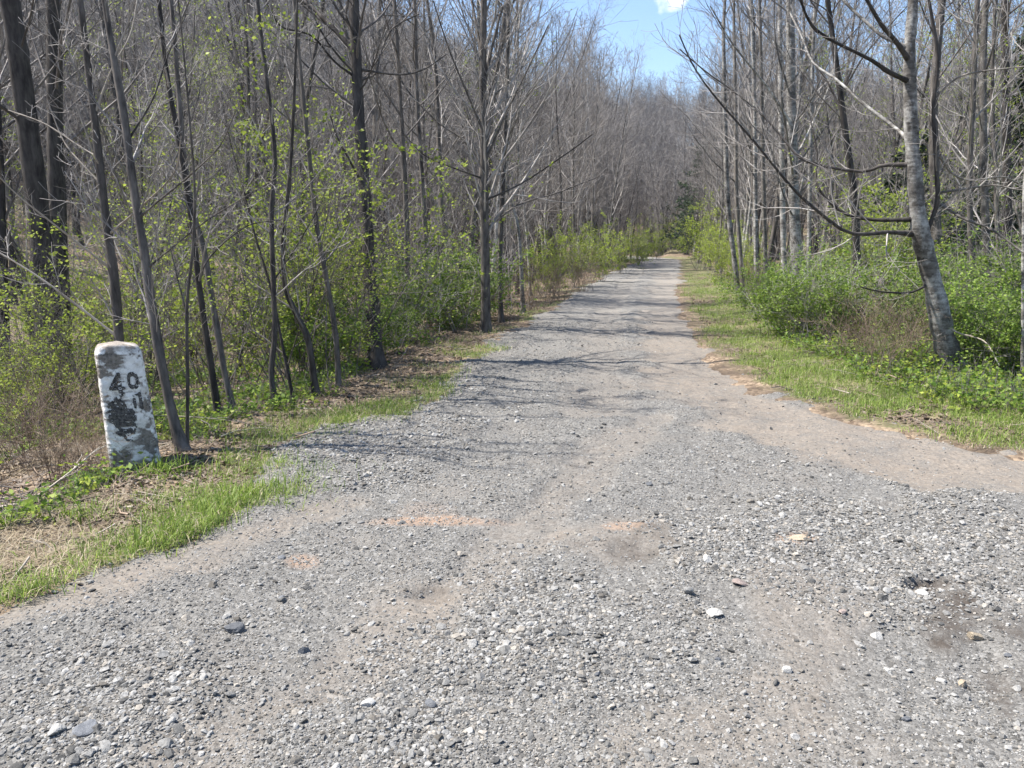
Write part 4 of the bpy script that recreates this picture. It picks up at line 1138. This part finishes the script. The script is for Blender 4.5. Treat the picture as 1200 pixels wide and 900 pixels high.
# the tongue of grass that reaches into the gravel by the milestone, and stray tufts
tx, ty = [], []
for (a, b), n, w in (((330, 508), 130, 0.25), ((372, 492), 170, 0.28), ((420, 482), 170, 0.25), ((452, 474), 110, 0.2), ((300, 545), 90, 0.16), ((270, 585), 90, 0.15), ((215, 607), 90, 0.16), ((500, 452), 60, 0.2), ((550, 408), 60, 0.3)):
    q = flat(a, b)
    tx += list(q[0] + rng.normal(size=n) * w); ty += list(q[1] + rng.normal(size=n) * w)
for (a, b), n in (((400, 551), 30), ((380, 565), 35), ((350, 578), 35), ((375, 560), 25), ((320, 592), 25)):
    q = flat(a, b)
    tx += list(q[0] + rng.normal(size=n) * 0.10); ty += list(q[1] + rng.normal(size=n) * 0.08)
x_, y_ = np.concatenate([x_[kp], tx]), np.concatenate([y_[kp], ty])
n = len(x_)
print('grass', n)
scatter('grass', 'short green spring grass on the verges of the road', 'grass', np.stack([x_, y_, np.maximum(H(x_, y_), road_at(x_, y_, Zr) * (np.abs(x_) < 20))], -1) if False else np.stack([x_, y_, H(x_, y_) + 0.03 * (sdist(x_, y_) < 0)], -1),
        np.stack([0 * x_, 0 * x_, rng.random(n) * 6.28], -1), rng.uniform(0.35, 1.35, n)**1.3 * (1 + 0.012 * y_), G)
x_, y_ = pts_in(70000, 3.0, 30, -0.85, 0.85)
sd_ = sdist(x_, y_)
kp = (sd_ > 0.05) & (sd_ < 5) & (rng.random(len(x_)) < np.clip(0.12 + 0.9 * fbm(x_ * 1.1, y_ * 1.1, 4, 131), 0.02, 0.6) * np.where(lateral(x_, y_) > 0, 0.4, 0.8))
x_, y_ = x_[kp], y_[kp]
n = len(x_)
scatter('dry_grass', 'dead straw coloured grass stalks matted on the verges', 'dry grass', np.stack([x_, y_, H(x_, y_) + 0.004], -1), np.stack([0 * x_, 0 * x_, rng.random(n) * 6.28], -1), rng.uniform(0.6, 1.4, n),
        [tuft(650 + i, 9, 0.10 + 0.05 * i, 0.0014, [M_STRAW, M_STRAWD], 0.07, 0.4, 0.9) for i in range(3)])
# dry leaves
def leaflet(seed):
    r = np.random.default_rng(seed)
    v = np.array([[0, 0, 0], [0.5, 0.32, 0.15], [1.0, 0, 0.05], [0.5, -0.32, 0.18], [0.25, 0.2, 0.08], [0.25, -0.2, 0.1], [0.8, 0.15, 0.12], [0.8, -0.15, 0.1]]) + r.normal(size=(8, 3)) * 0.05
    f = np.array([[0, 5, 1, 4], [5, 3, 6, 1], [3, 7, 2, 6]])
    return mesh_np('dry_leaf', v - np.array([0.5, 0, 0]), f, [M_LITTER])
x_, y_ = pts_in(120000, 3.0, 26, -0.85, 0.85)
sd_ = sdist(x_, y_)
gm_ = grass_mask(x_, y_, sd_)
kp = (sd_ > 0.15) & (rng.random(len(x_)) < np.clip(0.75 - 0.75 * gm_ + 0.5 * fbm(x_ * 1.5, y_ * 1.5, 3, 111), 0.04, 0.95))
x_, y_ = x_[kp], y_[kp]
n = len(x_)
print('litter', n)
scatter('leaf_litter', 'dry brown fallen leaves lying on the verges and forest floor', 'leaf litter', np.stack([x_, y_, H(x_, y_) + 0.006], -1),
        np.stack([rng.normal(size=n) * 0.35, rng.normal(size=n) * 0.35, rng.random(n) * 6.28], -1), rng.uniform(0.025, 0.06, n) * (1 + 0.02 * y_), [leaflet(700 + i) for i in range(5)])
def twigbit(seed):
    r = np.random.default_rng(seed)
    P = np.cumsum(np.concatenate([np.zeros((1, 1, 3)), np.array([[[0.25, 0, 0]] * 5]) + r.normal(size=(1, 5, 3)) * np.array([0.02, 0.06, 0.015])], 1), axis=1) - np.array([0.6, 0, 0])
    a = Acc(); R = np.linspace(0.016, 0.006, 6)[None]; a.tubes(P, R, 5)
    B, Rb = spawn(P, R, 3, 0.3, 0.9, (25, 55), 0.3, 4, r, 0.0, 0.1, 0.8, 0.02, 0.5, 0.004)
    B[..., 2] *= 0.4
    a.tubes(B, Rb, 4)
    return a.mesh('twig', [(M_DRY, M_CANE, M_TWIGD)[seed % 3]])
x_, y_ = pts_in(9000, 3.0, 22, -0.85, 0.85)
sd_ = sdist(x_, y_)
kp = (sd_ > 0.1) & (rng.random(len(x_)) < np.where(sd_ < 1.0, 0.35, 0.7) * np.where(lateral(x_, y_) > 0, 0.4, 1.0))
x_, y_ = x_[kp], y_[kp]
n = len(x_)
scatter('fallen_twigs', 'small dead twigs littering the verges and forest floor', 'twigs', np.stack([x_, y_, H(x_, y_) + 0.008], -1), np.stack([rng.normal(size=n) * 0.1, rng.normal(size=n) * 0.15, rng.random(n) * 6.28], -1), rng.uniform(0.1, 0.5, n), [twigbit(760 + i) for i in range(6)])
# low green plants
def sprig(seed, leaf_m, n=45, h=0.25):
    r = np.random.default_rng(seed)
    P, R = stems(r, 7, h, 1.0, 0.05, 4, 0.0022)
    a = Acc(); a.tubes(P, R, 3, 0)
    a.add(*leaves_on(P, n, 0.035, r, 0.03, 0.2), 1)
    return a.mesh('sprig', [M_TWIG, leaf_m], False)
x_, y_ = pts_in(60000, 4.0, 34, -0.85, 0.85)
sd_ = sdist(x_, y_); la = lateral(x_, y_)
patch = fbm(x_ * 0.5, y_ * 0.5, 4, 121)
kp = (sd_ > np.where(la > 0, 1.3, 1.0) + 0.4 * patch) & (rng.random(len(x_)) < np.clip(np.where(la > 0, 0.55 + 0.5 * patch, 0.05 + 0.5 * patch), 0.0, 0.9))
x_, y_ = x_[kp], y_[kp]
n = len(x_)
print('undergrowth', n)
scatter('undergrowth', 'low green spring plants covering the forest floor', 'undergrowth', np.stack([x_, y_, H(x_, y_)], -1), np.stack([0 * x_, 0 * x_, rng.random(n) * 6.28], -1),
        rng.uniform(0.5, 1.4, n) * (1 + 0.02 * y_), [sprig(800 + i, (M_GLEAF, M_YLEAF, M_GLEAF)[i]) for i in range(3)])
# clump of grass in the milestone's shade
q = hit(188, 556)
def clump(px_, py_, label, h, n, sp):
    q = hit(px_, py_)
    o = obj('grass_clump', tuft(int(px_ * 7 + py_), n, h, 0.004, [M_GLEAF, M_GRASS], sp), loc=q)
    return tag(o, label, 'grass clump')
clump(190, 556, 'dark lush grass clump at the foot of the milestone', 0.20, 160, 0.10)
clump(98, 607, 'bright grass clump on the leaf litter in front of the dry bramble', 0.16, 110, 0.07)
clump(290, 580, 'long bladed grass clump at the gravel edge', 0.12, 80, 0.09)
clump(20, 680, 'grass clump at the lowest corner of the verge', 0.10, 90, 0.12)
clump(404, 552, 'small grass clump alone on the gravel pile', 0.08, 90, 0.07)
# fallen sticks
def stick(pts, r0, label, mat=M_DRY):
    q = np.array([hit(a, b) + np.array([0, 0, lift]) for a, b, lift in pts])
    org = q[0].copy()
    P, R = smooth_line(q - org, np.linspace(r0, r0 * 0.4, len(q)), 16)
    a = Acc(); a.tubes(P, R, 7)
    B, Rb = spawn(P, R, 4, 0.3, 0.95, (25, 55), 0.22, 5, rng, 0.0, 0.12, 0.7, 0.02, 0.4, 0.002)
    B[..., 2] = np.maximum(B[..., 2], P[0, :, 2].min())
    a.tubes(B, Rb, 4)
    return tag(obj('fallen_branch', a.mesh('fallen_branch', [mat]), loc=org), label, 'branch')
stick([(0, 601, 0.03), (35, 596, 0.05), (75, 580, 0.12), (120, 558, 0.22)], 0.012, 'grey fallen branch propped in front of the milestone', M_DRY)
stick([(2, 603, 0.01), (45, 598, 0.02), (110, 590, 0.02)], 0.014, 'dark branch lying flat in the dry grass beside the milestone', M_DARK)
stick([(208, 616, 0.015), (245, 603, 0.015), (270, 594, 0.02)], 0.010, 'short brown stick lying on the litter beside the gravel edge', M_CANE)
stick([(185, 520, 0.25), (240, 517, 0.2), (320, 516, 0.12)], 0.004, 'thin pale cane crossing behind the milestone', M_DRY)
stick([(990, 420, 0.02), (1035, 416, 0.05), (1075, 418, 0.03)], 0.012, 'long pale branch lying in front of the dead canes', M_DRY)
stick([(1178, 432, 0.03), (1150, 418, 0.08), (1128, 400, 0.2)], 0.012, 'pale fallen branch resting beside the foot of the leaning tree', M_DRY)

# ------------------------------------------------------------------ the spring haze over the valley
HAZE = 0.0003
if HAZE:
    hb = np.array([[x, y, z] for z in (-6.0, 96.0) for x, y in ((-640, -640), (640, -640), (640, 640), (-640, 640))], float)
    hm = mesh_np('haze', hb, np.array([[3, 2, 1, 0], [4, 5, 6, 7], [0, 1, 5, 4], [1, 2, 6, 5], [2, 3, 7, 6], [3, 0, 4, 7]]))
    m_ = bpy.data.materials.new('haze')
    m_.use_nodes = True
    n_ = m_.node_tree.nodes
    n_.remove(n_['Principled BSDF'])
    pv = n_.new('ShaderNodeVolumePrincipled')
    pv.inputs['Color'].default_value = (0.80, 0.86, 1.0, 1)
    pv.inputs['Density'].default_value = HAZE
    pv.inputs['Anisotropy'].default_value = 0.4
    m_.node_tree.links.new(pv.outputs[0], n_['Material Output'].inputs['Volume'])
    hm.materials.append(m_)
    tag(obj('haze', hm), 'thin bluish haze hanging in the air of the valley', 'haze', kind='stuff')
